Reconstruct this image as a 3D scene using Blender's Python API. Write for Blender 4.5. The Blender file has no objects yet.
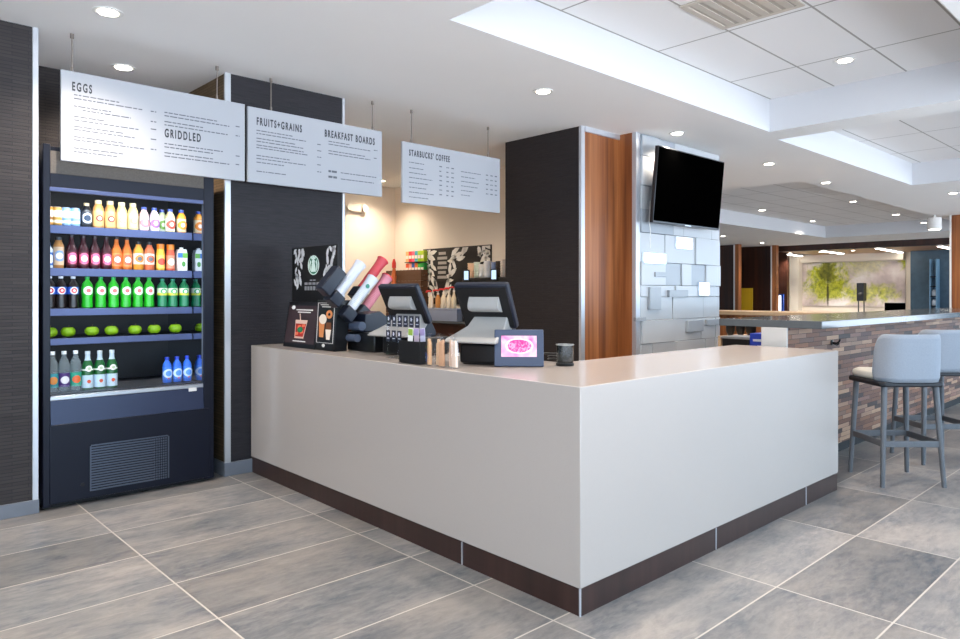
import bpy, bmesh, math, random
from mathutils import Vector, Matrix
random.seed(11)
scene = bpy.context.scene
COL = scene.collection
PI = math.pi

# ------------------------------------------------------------------ camera
FPX, HX, HY, CH = 705.0, 480.0, 294.0, 1.35
YAW = math.radians(46.85)
FW = (math.cos(YAW), math.sin(YAW)); RT = (math.sin(YAW), -math.cos(YAW))
def at_depth(px, py, D):
    r = D * (px - HX) / FPX
    return Vector((D * FW[0] + r * RT[0], D * FW[1] + r * RT[1], CH - (py - HY) * D / FPX))
def dvec(px):
    k = (px - HX) / FPX
    return (FW[0] + k * RT[0], FW[1] + k * RT[1])
def onX(px, py, X): return at_depth(px, py, X / dvec(px)[0])
def onY(px, py, Y): return at_depth(px, py, Y / dvec(px)[1])
def onZ(px, py, Z): return at_depth(px, py, FPX * (CH - Z) / (py - HY))

cam = bpy.data.cameras.new('camera'); camo = bpy.data.objects.new('camera', cam); COL.objects.link(camo)
camo.location = (0, 0, CH); camo.rotation_euler = (PI / 2, 0, YAW - PI / 2)
cam.sensor_width = 36; cam.lens = FPX / 960 * 36
cam.shift_y = -(319.5 - HY) / 960; cam.clip_end = 200; cam.clip_start = .05
scene.camera = camo

# ------------------------------------------------------------------ materials
def lin(c):
    if isinstance(c, str):
        c = [int(c[i:i + 2], 16) / 255 for i in (0, 2, 4)]
        c = [x / 12.92 if x <= .04045 else ((x + .055) / 1.055) ** 2.4 for x in c]
    return (c[0], c[1], c[2], 1.0)
def nodes(m): return m.node_tree.nodes, m.node_tree.links
def mat(name, color, rough=.5, metal=0., emit=None, es=0., trans=0., coat=0., ior=1.45, noise=0., nscale=40., bump=0., spec=None):
    m = bpy.data.materials.new(name); m.use_nodes = True
    N, L = nodes(m); b = N['Principled BSDF']
    b.inputs['Base Color'].default_value = lin(color)
    b.inputs['Roughness'].default_value = rough; b.inputs['Metallic'].default_value = metal
    b.inputs['IOR'].default_value = ior
    b.inputs['Transmission Weight'].default_value = trans; b.inputs['Coat Weight'].default_value = coat
    if spec is not None: b.inputs['Specular IOR Level'].default_value = spec
    if emit is not None:
        b.inputs['Emission Color'].default_value = lin(emit); b.inputs['Emission Strength'].default_value = es
    if noise or bump:
        tc = N.new('ShaderNodeTexCoord'); n = N.new('ShaderNodeTexNoise'); n.inputs['Scale'].default_value = nscale
        n.inputs['Detail'].default_value = 5
        L.new(tc.outputs['Object'], n.inputs['Vector'])
        if noise:
            mx = N.new('ShaderNodeMix'); mx.data_type = 'RGBA'; mx.blend_type = 'MULTIPLY'
            mx.inputs[0].default_value = 1
            r = N.new('ShaderNodeMapRange'); r.inputs['To Min'].default_value = 1 - noise; r.inputs['To Max'].default_value = 1 + noise
            L.new(n.outputs['Fac'], r.inputs['Value'])
            cc = N.new('ShaderNodeCombineColor')
            for i in range(3): L.new(r.outputs[0], cc.inputs[i])
            mx.inputs[6].default_value = lin(color); L.new(cc.outputs[0], mx.inputs[7])
            L.new(mx.outputs[2], b.inputs['Base Color'])
        if bump:
            bp = N.new('ShaderNodeBump'); bp.inputs['Strength'].default_value = bump; bp.inputs['Distance'].default_value = .002
            L.new(n.outputs['Fac'], bp.inputs['Height']); L.new(bp.outputs[0], b.inputs['Normal'])
    return m

class NG:
    """tiny node-graph helper"""
    def __init__(s, m): s.N, s.L = nodes(m); s.b = s.N['Principled BSDF']
    def n(s, t, **kw):
        x = s.N.new('ShaderNode' + t)
        for k, v in kw.items(): setattr(x, k, v)
        return x
    def link(s, a, b): s.L.new(a, b)
    def math(s, op, a, b=None, c=None):
        x = s.n('Math', operation=op)
        for i, v in enumerate((a, b, c)):
            if v is None: continue
            if isinstance(v, (int, float)): x.inputs[i].default_value = v
            else: s.link(v, x.inputs[i])
        return x.outputs[0]
    def pos(s):
        g = s.n('NewGeometry'); q = s.n('SeparateXYZ'); s.link(g.outputs['Position'], q.inputs[0]); return g.outputs['Position'], q.outputs
    def obj(s):
        g = s.n('TexCoord'); q = s.n('SeparateXYZ'); s.link(g.outputs['Object'], q.inputs[0]); return g.outputs['Object'], q.outputs
    def xyz(s, x, y, z):
        c = s.n('CombineXYZ')
        for i, v in enumerate((x, y, z)):
            if isinstance(v, (int, float)): c.inputs[i].default_value = v
            else: s.link(v, c.inputs[i])
        return c.outputs[0]
    def noise(s, vec, scale, detail=4, rough=.55, dist=0.):
        x = s.n('TexNoise'); x.inputs['Scale'].default_value = scale; x.inputs['Detail'].default_value = detail
        x.inputs['Roughness'].default_value = rough; x.inputs['Distortion'].default_value = dist
        s.link(vec, x.inputs['Vector']); return x.outputs['Fac']
    def ramp(s, fac, stops):
        r = s.n('ValToRGB'); e = r.color_ramp.elements
        while len(e) > 1: e.remove(e[-1])
        e[0].position = stops[0][0]; e[0].color = lin(stops[0][1])
        for p, c in stops[1:]:
            k = e.new(p); k.color = lin(c)
        s.link(fac, r.inputs[0]); return r.outputs[0]
    def mix(s, fac, a, b, mode='MIX'):
        x = s.n('Mix', data_type='RGBA', blend_type=mode)
        for i, v in ((0, fac), (6, a), (7, b)):
            if isinstance(v, (int, float)): x.inputs[i].default_value = v
            elif isinstance(v, (str, tuple)): x.inputs[i].default_value = lin(v)
            else: s.link(v, x.inputs[i])
        return x.outputs[2]
    def bump(s, h, strength, dist=.003):
        x = s.n('Bump'); x.inputs['Strength'].default_value = strength; x.inputs['Distance'].default_value = dist
        s.link(h, x.inputs['Height']); s.link(x.outputs[0], s.b.inputs['Normal'])

def floor_mat():
    m = mat('floor_tile', '8a8580', .35); g = NG(m); P, q = g.pos()
    x = g.math('DIVIDE', g.math('SUBTRACT', q[0], 2.215), 1.003); y = g.math('DIVIDE', g.math('SUBTRACT', q[1], .952), .4838)
    fx = g.math('FRACT', x); fy = g.math('FRACT', y)
    dx = g.math('MULTIPLY', g.math('MINIMUM', fx, g.math('SUBTRACT', 1, fx)), 1.003)
    dy = g.math('MULTIPLY', g.math('MINIMUM', fy, g.math('SUBTRACT', 1, fy)), .4838)
    grout = g.math('LESS_THAN', g.math('MINIMUM', dx, dy), .0038)
    cx = g.math('FLOOR', x); cy = g.math('FLOOR', y)
    wn = g.n('TexWhiteNoise', noise_dimensions='3D'); g.link(g.xyz(cx, cy, 3.3), wn.inputs['Vector'])
    rnd = wn.outputs['Value']
    off = g.math('MULTIPLY', rnd, 37.)
    v = g.xyz(g.math('ADD', g.math('MULTIPLY', q[0], .8), off), g.math('MULTIPLY', q[1], 1.7), off)
    n1 = g.noise(v, 3.4, 9, .74, .7); n2 = g.noise(g.xyz(g.math('MULTIPLY', q[0], 1.6), g.math('MULTIPLY', q[1], 5), off), 7, 7, .7, .4)
    n3 = g.noise(v, 1.5, 4, .6)
    c = g.ramp(n1, [(.28, '545e66'), (.41, '80838a'), (.5, 'a09c9a'), (.58, 'b4ada8'), (.72, 'dad3ca')])
    c = g.mix(g.math('MULTIPLY', g.math('MAXIMUM', g.math('SUBTRACT', n2, .42), 0), 3.2), c, 'd8d0c8')
    c = g.mix(.5, c, g.ramp(n3, [(.36, '56636e'), (.48, '8c8b8c'), (.62, 'b8aea6')]))
    br = g.math('ADD', .48, g.math('MULTIPLY', rnd, .24))
    c = g.mix(1., c, g.xyz(br, br, br), 'MULTIPLY')
    c = g.mix(grout, c, 'bdb5ab')
    g.link(c, g.b.inputs['Base Color'])
    g.link(g.math('ADD', .27, g.math('MULTIPLY', n2, .22)), g.b.inputs['Roughness'])
    g.bump(g.math('SUBTRACT', g.math('MULTIPLY', n1, .3), grout), .35, .002)
    return m
def paper_mat(name, base='363338', alt='29272b', along=0, rough=.42):
    """dark embossed wall covering, thin staggered horizontal bricks"""
    m = mat(name, base, rough, spec=.3); g = NG(m); P, q = g.pos()
    v = g.xyz(q[along], q[2], 0)
    br = g.n('TexBrick'); g.link(v, br.inputs['Vector']); br.inputs['Scale'].default_value = 1
    br.inputs['Brick Width'].default_value = .17; br.inputs['Row Height'].default_value = .021; br.inputs['Mortar Size'].default_value = .0022
    br.inputs['Color1'].default_value = lin(base); br.inputs['Color2'].default_value = lin(alt); br.inputs['Mortar'].default_value = lin('1a191c')
    n = g.noise(g.xyz(g.math('MULTIPLY', q[along], 6), g.math('MULTIPLY', q[2], 60), 0), 1.5, 4)
    c = g.mix(g.math('MULTIPLY', n, .35), br.outputs['Color'], '4a454a')
    g.link(c, g.b.inputs['Base Color']); g.bump(g.math('ADD', g.math('SUBTRACT', 1, br.outputs['Fac']), g.math('MULTIPLY', n, .8)), .4, .004)
    return m
def lit_paper_mat():  # dark brick covering with the light on the pillar's side put into its colour
    m = mat('lit_wall_covering', '6f5a43', .6); g = NG(m); P, q = g.pos()
    br = g.n('TexBrick'); g.link(g.xyz(q[1], q[2], 0), br.inputs['Vector']); br.inputs['Scale'].default_value = 1
    br.inputs['Brick Width'].default_value = .17; br.inputs['Row Height'].default_value = .021; br.inputs['Mortar Size'].default_value = .002
    br.inputs['Color1'].default_value = lin('6a5640'); br.inputs['Color2'].default_value = lin('57462f'); br.inputs['Mortar'].default_value = lin('40321f')
    g.link(br.outputs['Color'], g.b.inputs['Base Color']); return m
def wood_mat(name, cols, axis='z', scale=.5, rough=.4):
    m = mat(name, cols[0], rough); g = NG(m); P, q = g.pos()
    h = g.math('ADD', q[0], g.math('MULTIPLY', q[1], 1.0))
    n = g.noise(g.xyz(g.math('MULTIPLY', h, 26 * scale), g.math('MULTIPLY', q[2], .35), 0), 1, 5, .6, .15)
    n2 = g.noise(g.xyz(g.math('MULTIPLY', h, 7 * scale), g.math('MULTIPLY', q[2], .12), 4), 1, 3)
    f = g.math('ADD', g.math('MULTIPLY', n, .55), g.math('MULTIPLY', n2, .45))
    st = [(.33 + .36 * i / (len(cols) - 1), c) for i, c in enumerate(cols)]
    g.link(g.ramp(f, st), g.b.inputs['Base Color']); return m
def quartz_mat(name, col, rough):
    m = mat(name, col, rough); g = NG(m); P, q = g.pos()
    n = g.noise(P, 260, 3, .7); n2 = g.noise(P, 3, 4)
    c = g.mix(g.math('MULTIPLY', g.math('GREATER_THAN', n, .63), .25), col, '8f8780')
    c = g.mix(g.math('MULTIPLY', n2, .1), c, 'aaa29a')
    g.link(c, g.b.inputs['Base Color']); return m
def ceiling_tile_mat():
    m = mat('ceiling_tile', 'd6d3cf', .8); g = NG(m); P, q = g.pos()
    def line(v, o, p, w):
        f = g.math('FRACT', g.math('DIVIDE', g.math('SUBTRACT', v, o), p))
        return g.math('LESS_THAN', g.math('MULTIPLY', g.math('MINIMUM', f, g.math('SUBTRACT', 1, f)), p), w)
    a = g.math('MAXIMUM', line(q[0], 4.97, 1.21, .008), line(q[1], 2.58, .61, .008))
    n = g.noise(P, 180, 2)
    c = g.mix(a, g.mix(g.math('MULTIPLY', n, .12), 'f2f0ee', 'dcd9d6'), 'aaa6a0')
    g.link(c, g.b.inputs['Base Color']); return m
def bar_wood_mat():
    m = mat('stacked_wood_blocks', '7a5a45', .55); g = NG(m); P, q = g.pos()
    row = g.math('FLOOR', g.math('DIVIDE', q[2], .036))
    wn = g.n('TexWhiteNoise', noise_dimensions='1D'); g.link(row, wn.inputs['W'])
    x = g.math('ADD', g.math('DIVIDE', g.math('ADD', q[0], g.math('MULTIPLY', q[1], .9)), .26), g.math('MULTIPLY', wn.outputs['Value'], 9.))
    w2 = g.n('TexWhiteNoise', noise_dimensions='2D'); g.link(g.xyz(g.math('FLOOR', x), row, 0), w2.inputs['Vector'])
    r = w2.outputs['Value']
    fx = g.math('FRACT', x); fz = g.math('FRACT', g.math('DIVIDE', q[2], .036))
    gap = g.math('MAXIMUM', g.math('LESS_THAN', fx, .018), g.math('LESS_THAN', fz, .08))
    n = g.noise(g.xyz(g.math('MULTIPLY', q[0], 5), g.math('MULTIPLY', r, 50), g.math('MULTIPLY', q[2], 90)), 1, 5)
    c = g.ramp(r, [(0, '2e1d18'), (.22, '74472f'), (.42, 'a06c4c'), (.62, '5e3d36'), (.82, 'c49c7c'), (1, '865a50')])
    c = g.mix(g.math('MULTIPLY', n, .5), c, '4a362b'); c = g.mix(gap, c, '1e1613')
    g.link(c, g.b.inputs['Base Color']); g.bump(g.math('SUBTRACT', g.math('ADD', r, g.math('MULTIPLY', n, .2)), g.math('MULTIPLY', gap, 1)), .8, .008)
    return m
def mural_mat():
    """painted wall: pale plaster washes and loose yellow-green foliage"""
    m = mat('mural_paint', 'cfc6c2', .6); g = NG(m); P, q = g.obj()
    y, z = q[1], q[2]
    n1 = g.noise(P, 1.2, 5); n2 = g.noise(P, 2.6, 6, .7, .8); n3 = g.noise(P, 7, 5, .7)
    c = g.ramp(n1, [(.35, 'b9a8a6'), (.5, 'd9cac4'), (.66, 'f0e8e2')])
    def blob(cy, cz, ry, rz, gain=1.):
        a = g.math('DIVIDE', g.math('SUBTRACT', y, cy), ry); b = g.math('DIVIDE', g.math('SUBTRACT', z, cz), rz)
        d = g.math('SQRT', g.math('ADD', g.math('MULTIPLY', a, a), g.math('MULTIPLY', b, b)))
        d = g.math('ADD', d, g.math('MULTIPLY', g.math('SUBTRACT', n2, .5), 2.4))
        r = g.n('MapRange'); r.inputs['From Min'].default_value = 1.15; r.inputs['From Max'].default_value = .55
        r.inputs['To Min'].default_value = 0; r.inputs['To Max'].default_value = gain; g.link(d, r.inputs['Value']); return r.outputs[0]
    gc = g.ramp(n3, [(.35, '6f7a10'), (.5, 'b4bb1c'), (.65, 'e2de4a')])
    for cy, cz, ry, rz, ga in ((.85, .25, .75, .62, 1.), (.8, -.35, 1.0, .5, .9), (-.45, -.55, .9, .35, .7), (-2.0, .75, .55, .5, .95), (-.5, .5, .8, .4, .35), (-1.2, -.5, .4, .3, .5)):
        c = g.mix(blob(cy, cz, ry, rz, ga), c, gc)
    c = g.mix(blob(.82, .3, .34, .5, .7), c, '3a3524'); c = g.mix(blob(.82, -.55, .05, .6, .9), c, '2f2a1c')
    g.link(c, g.b.inputs['Base Color']); return m
def pink_screen_mat():
    m = mat('pink_screen', '220811', .15); g = NG(m); P, q = g.obj()
    n = g.noise(P, 28, 4, .6, 1.8); n2 = g.noise(P, 9, 3, .5, .5)
    a = g.math('DIVIDE', q[0], .062); b = g.math('DIVIDE', q[2], .036)
    d = g.math('SQRT', g.math('ADD', g.math('MULTIPLY', a, a), g.math('MULTIPLY', b, b)))
    d = g.math('ADD', d, g.math('MULTIPLY', g.math('SUBTRACT', n2, .5), .5))
    c = g.ramp(n, [(.35, 'd8248f'), (.5, 'f04fa8'), (.6, 'fbb0d8')])
    bg = g.ramp(n2, [(.35, 'f26cbd'), (.5, 'fbd3ec'), (.65, 'f08fd0')])
    c = g.mix(g.math('LESS_THAN', d, 1.), bg, c)
    ring = g.math('LESS_THAN', g.math('ABSOLUTE', g.math('SUBTRACT', d, 1.1)), .1)
    c = g.mix(g.math('MULTIPLY', ring, .8), c, 'fff2fa')
    g.link(c, g.b.inputs['Emission Color']); g.b.inputs['Emission Strength'].default_value = 1.0; return m
def glass_mat(name, tint='ffffff', alpha=.18, rough=.03):
    """thin clear sheet: mostly see-through with a glossy coat"""
    m = bpy.data.materials.new(name); m.use_nodes = True; N, L = nodes(m); N.remove(N['Principled BSDF'])
    t = N.new('ShaderNodeBsdfTransparent'); t.inputs[0].default_value = lin(tint)
    gl = N.new('ShaderNodeBsdfGlossy'); gl.inputs['Roughness'].default_value = rough
    mx = N.new('ShaderNodeMixShader'); lw = N.new('ShaderNodeLayerWeight'); lw.inputs[0].default_value = .5
    pw = N.new('ShaderNodeMath'); pw.operation = 'POWER'; pw.inputs[1].default_value = 3; L.new(lw.outputs['Facing'], pw.inputs[0])
    ad = N.new('ShaderNodeMath'); ad.operation = 'MULTIPLY_ADD'; ad.inputs[1].default_value = .5; ad.inputs[2].default_value = alpha * .3; L.new(pw.outputs[0], ad.inputs[0])
    L.new(ad.outputs[0], mx.inputs[0]); L.new(t.outputs[0], mx.inputs[1]); L.new(gl.outputs[0], mx.inputs[2])
    L.new(mx.outputs[0], N['Material Output'].inputs[0]); return m

M = dict(
    floor=floor_mat(), paper=paper_mat('dark_wall_covering', '37322f', '2a2624', 0, .6), paper_p=paper_mat('black_wall_covering', '1d1c20', '17171a', 0, .55), paper_y=paper_mat('dark_brown_wall_covering', '28211d', '211b18', 1, .55), tan=lit_paper_mat(),
    ceil=mat('ceiling_paint', 'f4f2ef', .85, noise=.02, nscale=2), tile=ceiling_tile_mat(), coffer=mat('coffer_paint', 'd2d3d6', .8),
    wall=mat('cream_paint', 'e8dccb', .8, noise=.02, nscale=2), white=mat('white_paint', 'e4e2de', .7), metal_trim=mat('brushed_trim', 'c9ccd2', .35, .6),
    base=mat('grey_stone_base', '6b7079', .4, noise=.15, nscale=8), quartz=quartz_mat('counter_quartz', 'aea49d', .2), kick=wood_mat('dark_plinth_laminate', ['2a1c19', '35231f', '432d28'], rough=.35),
    wood=wood_mat('walnut_panel', ['4a2614', '824a26', 'a5673a', 'cb8c5c']), dwood=wood_mat('dark_mahogany', ['1f0f09', '351a10', '4a2615'], scale=.4), barwood=bar_wood_mat(),
    slab=mat('grey_slab', '53575a', .12, noise=.1, nscale=20), black=mat('black_plastic', '101114', .35), mblack=mat('matte_black', '0d0d0f', .6), navy=mat('fridge_steel', '0e1220', .35, spec=.3),
    inner=mat('fridge_liner', '0c0d12', .5), mirror=mat('mirrored_liner', 'b4bac4', .06, 1.), lip=mat('shelf_edge_steel', '4c567a', .35, .4), steel=mat('steel', 'b8bcc2', .3, .9),
    gstone=mat('canopy_textured', '5a544e', .7, noise=.3, nscale=120), tv=mat('tv_screen', '010101', .5, spec=.0), bezel=mat('tv_bezel', '3a3b3e', .3, .7), tilew=mat('gloss_white_block', 'bcbfc2', .22), tiled=mat('grey_block', 'a0a6ac', .25),
    board=mat('menu_panel_white', 'a9abb0', .5), ink=mat('grey_ink', '35373c', .6), ink2=mat('pale_grey_ink', '60636a', .6), lens=mat('lamp_lens', 'ffffff', .4, emit='fff3e0', es=14.), ltrim=mat('lamp_trim', 'e6e4e0', .4), rod=mat('rod_metal', '8a8078', .4, .7),
    strip=mat('strip_lamp', 'ffffff', .4, emit='fff6ea', es=9.), clear=glass_mat('clear_plastic'), glass=glass_mat('clear_glass', 'c4cacc', .2), wglass=mat('water_bottle_plastic', 'dfeef4', .08, trans=.85, ior=1.15),
    pos=mat('grey_casing', '9f9d9a', .45), posd=mat('dark_blue_casing', '191e2c', .35), stoolleg=mat('grey_stained_leg', '5b5d61', .45, noise=.15, nscale=30), fabric=mat('pale_blue_grey_fabric', '8e949d', .9, noise=.12, nscale=120, bump=.3), seatf=mat('cream_seat_fabric', 'cfcac0', .85, noise=.05, nscale=90), seatb=mat('black_seat_shell', '1c1d22', .45),
    mural=mural_mat(), blue=mat('teal_wall_covering', '3d5363', .4, noise=.35, nscale=6, bump=.3), pink=pink_screen_mat(), oak=mat('light_oak', 'c7a988', .45), bright=mat('polished_block', 'e8eef4', .08, 1.),
)

# ------------------------------------------------------------------ mesh building
class MB:
    def __init__(s): s.v = []; s.f = []; s.mi = []; s.cur = 0
    def m(s, i): s.cur = i; return s
    def add(s, vs, fs):
        o = len(s.v); s.v += [tuple(p) for p in vs]; s.f += [tuple(o + i for i in f) for f in fs]; s.mi += [s.cur] * len(fs); return s
    def box(s, x0, x1, y0, y1, z0, z1):
        return s.add([(x0, y0, z0), (x1, y0, z0), (x1, y1, z0), (x0, y1, z0), (x0, y0, z1), (x1, y0, z1), (x1, y1, z1), (x0, y1, z1)],
                     [(0, 3, 2, 1), (4, 5, 6, 7), (0, 1, 5, 4), (1, 2, 6, 5), (2, 3, 7, 6), (3, 0, 4, 7)])
    def quad(s, a, b, c, d): return s.add([a, b, c, d], [(0, 1, 2, 3)])
    def lathe(s, prof, cx=0, cy=0, cz=0, n=20, sq=0.):
        """prof: (r, z) from bottom to top; closed with caps"""
        vs = []; fs = []
        for r, z in prof:
            for k in range(n):
                a = 2 * PI * k / n; c, d = math.cos(a), math.sin(a)
                if sq:
                    e = 1 / max(abs(c), abs(d)); rr = r * (1 + sq * (e - 1)) / (1 + sq * .2)
                else: rr = r
                vs.append((cx + rr * c, cy + rr * d, cz + z))
        for i in range(len(prof) - 1):
            for k in range(n):
                a = i * n + k; b = i * n + (k + 1) % n; fs.append((a, b, b + n, a + n))
        fs.append(tuple(range(n - 1, -1, -1))); fs.append(tuple((len(prof) - 1) * n + k for k in range(n)))
        return s.add(vs, fs)
    def cyl(s, a, b, r0, r1=None, n=14):
        a, b = Vector(a), Vector(b); r1 = r0 if r1 is None else r1; d = (b - a).normalized()
        u = d.orthogonal().normalized(); w = d.cross(u); vs = []
        for p, r in ((a, r0), (b, r1)):
            for k in range(n):
                t = 2 * PI * k / n; vs.append(p + (u * math.cos(t) + w * math.sin(t)) * r)
        fs = [(k, (k + 1) % n, n + (k + 1) % n, n + k) for k in range(n)] + [tuple(range(n - 1, -1, -1)), tuple(range(n, 2 * n))]
        return s.add(vs, fs)
    def tube(s, pts, r, n=8, closed=False):
        pts = [Vector(p) for p in pts]; vs = []; fs = []; L = len(pts); u = None
        for i, p in enumerate(pts):
            d = (pts[(i + 1) % L if closed else min(i + 1, L - 1)] - pts[(i - 1) % L if closed else max(i - 1, 0)]).normalized()
            u = d.orthogonal().normalized() if u is None else (u - d * u.dot(d)).normalized()
            w = d.cross(u)
            for k in range(n):
                t = 2 * PI * k / n; vs.append(p + (u * math.cos(t) + w * math.sin(t)) * r)
        for i in range(L if closed else L - 1):
            for k in range(n):
                a = i * n + k; b = i * n + (k + 1) % n; j = ((i + 1) % L) * n
                fs.append((a, b, j + (k + 1) % n, j + k))
        if not closed: fs += [tuple(range(n - 1, -1, -1)), tuple((L - 1) * n + k for k in range(n))]
        return s.add(vs, fs)
    def prism(s, poly, h0, h1, axis='y'):
        """polygon of (a, b) extruded along axis: 'y' -> (a, h, b); 'z' -> (a, b, h); 'x' -> (h, a, b)"""
        def P(a, b, h): return {'y': (a, h, b), 'z': (a, b, h), 'x': (h, a, b)}[axis]
        n = len(poly); vs = [P(a, b, h0) for a, b in poly] + [P(a, b, h1) for a, b in poly]
        fs = [(k, (k + 1) % n, n + (k + 1) % n, n + k) for k in range(n)] + [tuple(range(n - 1, -1, -1)), tuple(range(n, 2 * n))]
        return s.add(vs, fs)
    def ell(s, c, rx, ry, rz, nu=16, nv=10, fn=None):
        vs = [(c[0], c[1], c[2] - rz)]
        for j in range(1, nv):
            t = PI * j / nv - PI / 2
            for k in range(nu):
                a = 2 * PI * k / nu; vs.append((c[0] + rx * math.cos(t) * math.cos(a), c[1] + ry * math.cos(t) * math.sin(a), c[2] + rz * math.sin(t)))
        vs.append((c[0], c[1], c[2] + rz)); T = len(vs) - 1; fs = []
        for k in range(nu):
            fs.append((0, 1 + (k + 1) % nu, 1 + k)); fs.append((T, T - nu + k, T - nu + (k + 1) % nu))
        for j in range(nv - 2):
            for k in range(nu):
                a = 1 + j * nu + k; b = 1 + j * nu + (k + 1) % nu; fs.append((a, b, b + nu, a + nu))
        if fn: vs = [fn(v) for v in vs]
        return s.add(vs, fs)
    def loft(s, secs):
        n = len(secs[0]); vs = [p for q in secs for p in q]; fs = []
        for i in range(len(secs) - 1):
            for k in range(n):
                a = i * n + k; b = i * n + (k + 1) % n; fs.append((a, b, b + n, a + n))
        fs += [tuple(range(n - 1, -1, -1)), tuple((len(secs) - 1) * n + k for k in range(n))]
        return s.add(vs, fs)
    def xf(s, mtx, start=0):
        s.v[start:] = [tuple(mtx @ Vector(p)) for p in s.v[start:]]; return s
    def build(s, name, mats, parent=None, bevel=0., smooth=True, sub=0, seg=2, angle=.6):
        me = bpy.data.meshes.new(name); me.from_pydata(s.v, [], s.f)
        mats = mats if isinstance(mats, (list, tuple)) else [mats]
        for m in mats: me.materials.append(m)
        me.polygons.foreach_set('material_index', s.mi)
        bm = bmesh.new(); bm.from_mesh(me); bmesh.ops.recalc_face_normals(bm, faces=bm.faces); bm.to_mesh(me); bm.free()
        if smooth: me.shade_smooth(); me.set_sharp_from_angle(angle=angle)
        o = bpy.data.objects.new(name, me); COL.objects.link(o)
        if parent: o.parent = parent
        if bevel:
            b = o.modifiers.new('bevel', 'BEVEL'); b.width = bevel; b.segments = seg; b.limit_method = 'ANGLE'; b.angle_limit = .6
        if sub: k = o.modifiers.new('sub', 'SUBSURF'); k.levels = sub; k.render_levels = sub
        return o
def tag(o, label, cat, group=None, kind=None):
    if label: o['label'] = label
    if cat: o['category'] = cat
    if group: o['group'] = group
    if kind: o['kind'] = kind
    return o
def thing(name, label, cat, loc=(0, 0, 0), rz=0., group=None):
    o = bpy.data.objects.new(name, None); COL.objects.link(o); o.empty_display_size = .1
    o.location = loc; o.rotation_euler = (0, 0, rz); return tag(o, label, cat, group)
def struct(o, label=None): o['kind'] = 'structure'; return o
def dup(root, loc, label=None, rz=None):
    r = root.copy(); COL.objects.link(r); r.location = loc
    if rz is not None: r.rotation_euler = (0, 0, rz)
    if label: r['label'] = label
    def kids(src, dst):
        for ch in list(src.children):
            c = ch.copy(); COL.objects.link(c); c.parent = dst
            if ch.type == 'LIGHT': pass
            kids(ch, c)
    kids(root, r); return r
def text_mesh(name, body, size, material, parent, loc, rot, sx=.62, ext=.0008, align='LEFT', bold=0.):
    cu = bpy.data.curves.new(name, 'FONT'); cu.body = body; cu.size = size; cu.extrude = ext; cu.align_x = align; cu.offset = bold; cu.space_character = 1.4
    t = bpy.data.objects.new(name + '_src', cu); COL.objects.link(t); bpy.context.view_layer.update()
    me = bpy.data.meshes.new_from_object(t.evaluated_get(bpy.context.evaluated_depsgraph_get()))
    bpy.data.objects.remove(t); me.materials.clear(); me.materials.append(material)
    o = bpy.data.objects.new(name, me); COL.objects.link(o); o.parent = parent
    o.location = loc; o.rotation_euler = rot; o.scale = (sx, 1, 1); return o

# ------------------------------------------------------------------ setting
CZ = 2.99; CZ2 = 3.32
FY = 5.04
XMIN, XMAX, YMIN, YMAX = -4.0, 30.0, -3.2, 16.0
struct(MB().box(XMIN, XMAX, YMIN, YMAX, -.1, 0).build('floor', M['floor']))
COFFERS = [(2.75, 7.02, 1.12, 3.2), (7.44, 12.03, 1.12, 3.3), (10.4, 21.4, 4.3, 8.1)]
def ceiling():
    b = MB(); xs = sorted({XMIN, XMAX, *[c[0] for c in COFFERS], *[c[1] for c in COFFERS]}); ys = sorted({YMIN, YMAX, *[c[2] for c in COFFERS], *[c[3] for c in COFFERS]})
    for i in range(len(xs) - 1):
        for j in range(len(ys) - 1):
            mx, my = (xs[i] + xs[i + 1]) / 2, (ys[j] + ys[j + 1]) / 2
            if any(c[0] < mx < c[1] and c[2] < my < c[3] for c in COFFERS): continue
            b.quad((xs[i], ys[j], CZ), (xs[i], ys[j + 1], CZ), (xs[i + 1], ys[j + 1], CZ), (xs[i + 1], ys[j], CZ))
    for x0, x1, y0, y1 in COFFERS:
        b.m(1)
        b.quad((x0, y0, CZ), (x1, y0, CZ), (x1, y0, CZ2), (x0, y0, CZ2)); b.quad((x0, y1, CZ), (x0, y1, CZ2), (x1, y1, CZ2), (x1, y1, CZ))
        b.quad((x0, y0, CZ), (x0, y0, CZ2), (x0, y1, CZ2), (x0, y1, CZ)); b.quad((x1, y0, CZ), (x1, y1, CZ), (x1, y1, CZ2), (x1, y0, CZ2))
        b.m(2).quad((x0, y0, CZ2), (x0, y1, CZ2), (x1, y1, CZ2), (x1, y0, CZ2)); b.m(0)
    b.box(XMIN, XMAX, YMIN, YMAX, CZ2 + .02, CZ2 + .1)
    return b.build('ceiling', [M['ceil'], M['coffer'], M['tile']], smooth=False)
struct(ceiling())
# outer shell: west wall behind the camera, south glazed wall, north and east walls
b = MB().box(XMIN - .2, XMIN, YMIN, FY, 0, .12).box(XMIN - .2, XMIN, YMIN, FY, 2.85, CZ2)
y = YMIN
while y <= 1.8: b.box(XMIN - .12, XMIN, y - .04, y + .04, .12, 2.85); y += 1.25
struct(b.build('west_light_opening', M['steel']))  # unseen west opening, added behind the camera to even out the daylight
struct(MB().box(XMIN - .2, XMIN, 1.84, FY, .12, 2.85).build('wall_rear', M['white']))
b = MB().box(XMIN, XMAX, YMIN - .2, YMIN, 0, .12).box(XMIN, XMAX, YMIN - .2, YMIN, 2.85, CZ2)
x = XMIN
while x <= XMAX: b.box(x - .04, x + .04, YMIN - .12, YMIN, .12, 2.85); x += 1.7
struct(b.build('window_1', M['steel']))
struct(MB().box(XMIN, XMAX, YMAX, YMAX + .15, 0, CZ2).build('wall_far', M['white']))
struct(MB().box(XMAX, XMAX + .15, YMIN, YMAX, 0, CZ2).build('wall_right', M['white']))
# wall left of the drinks fridge, with its niche

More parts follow.
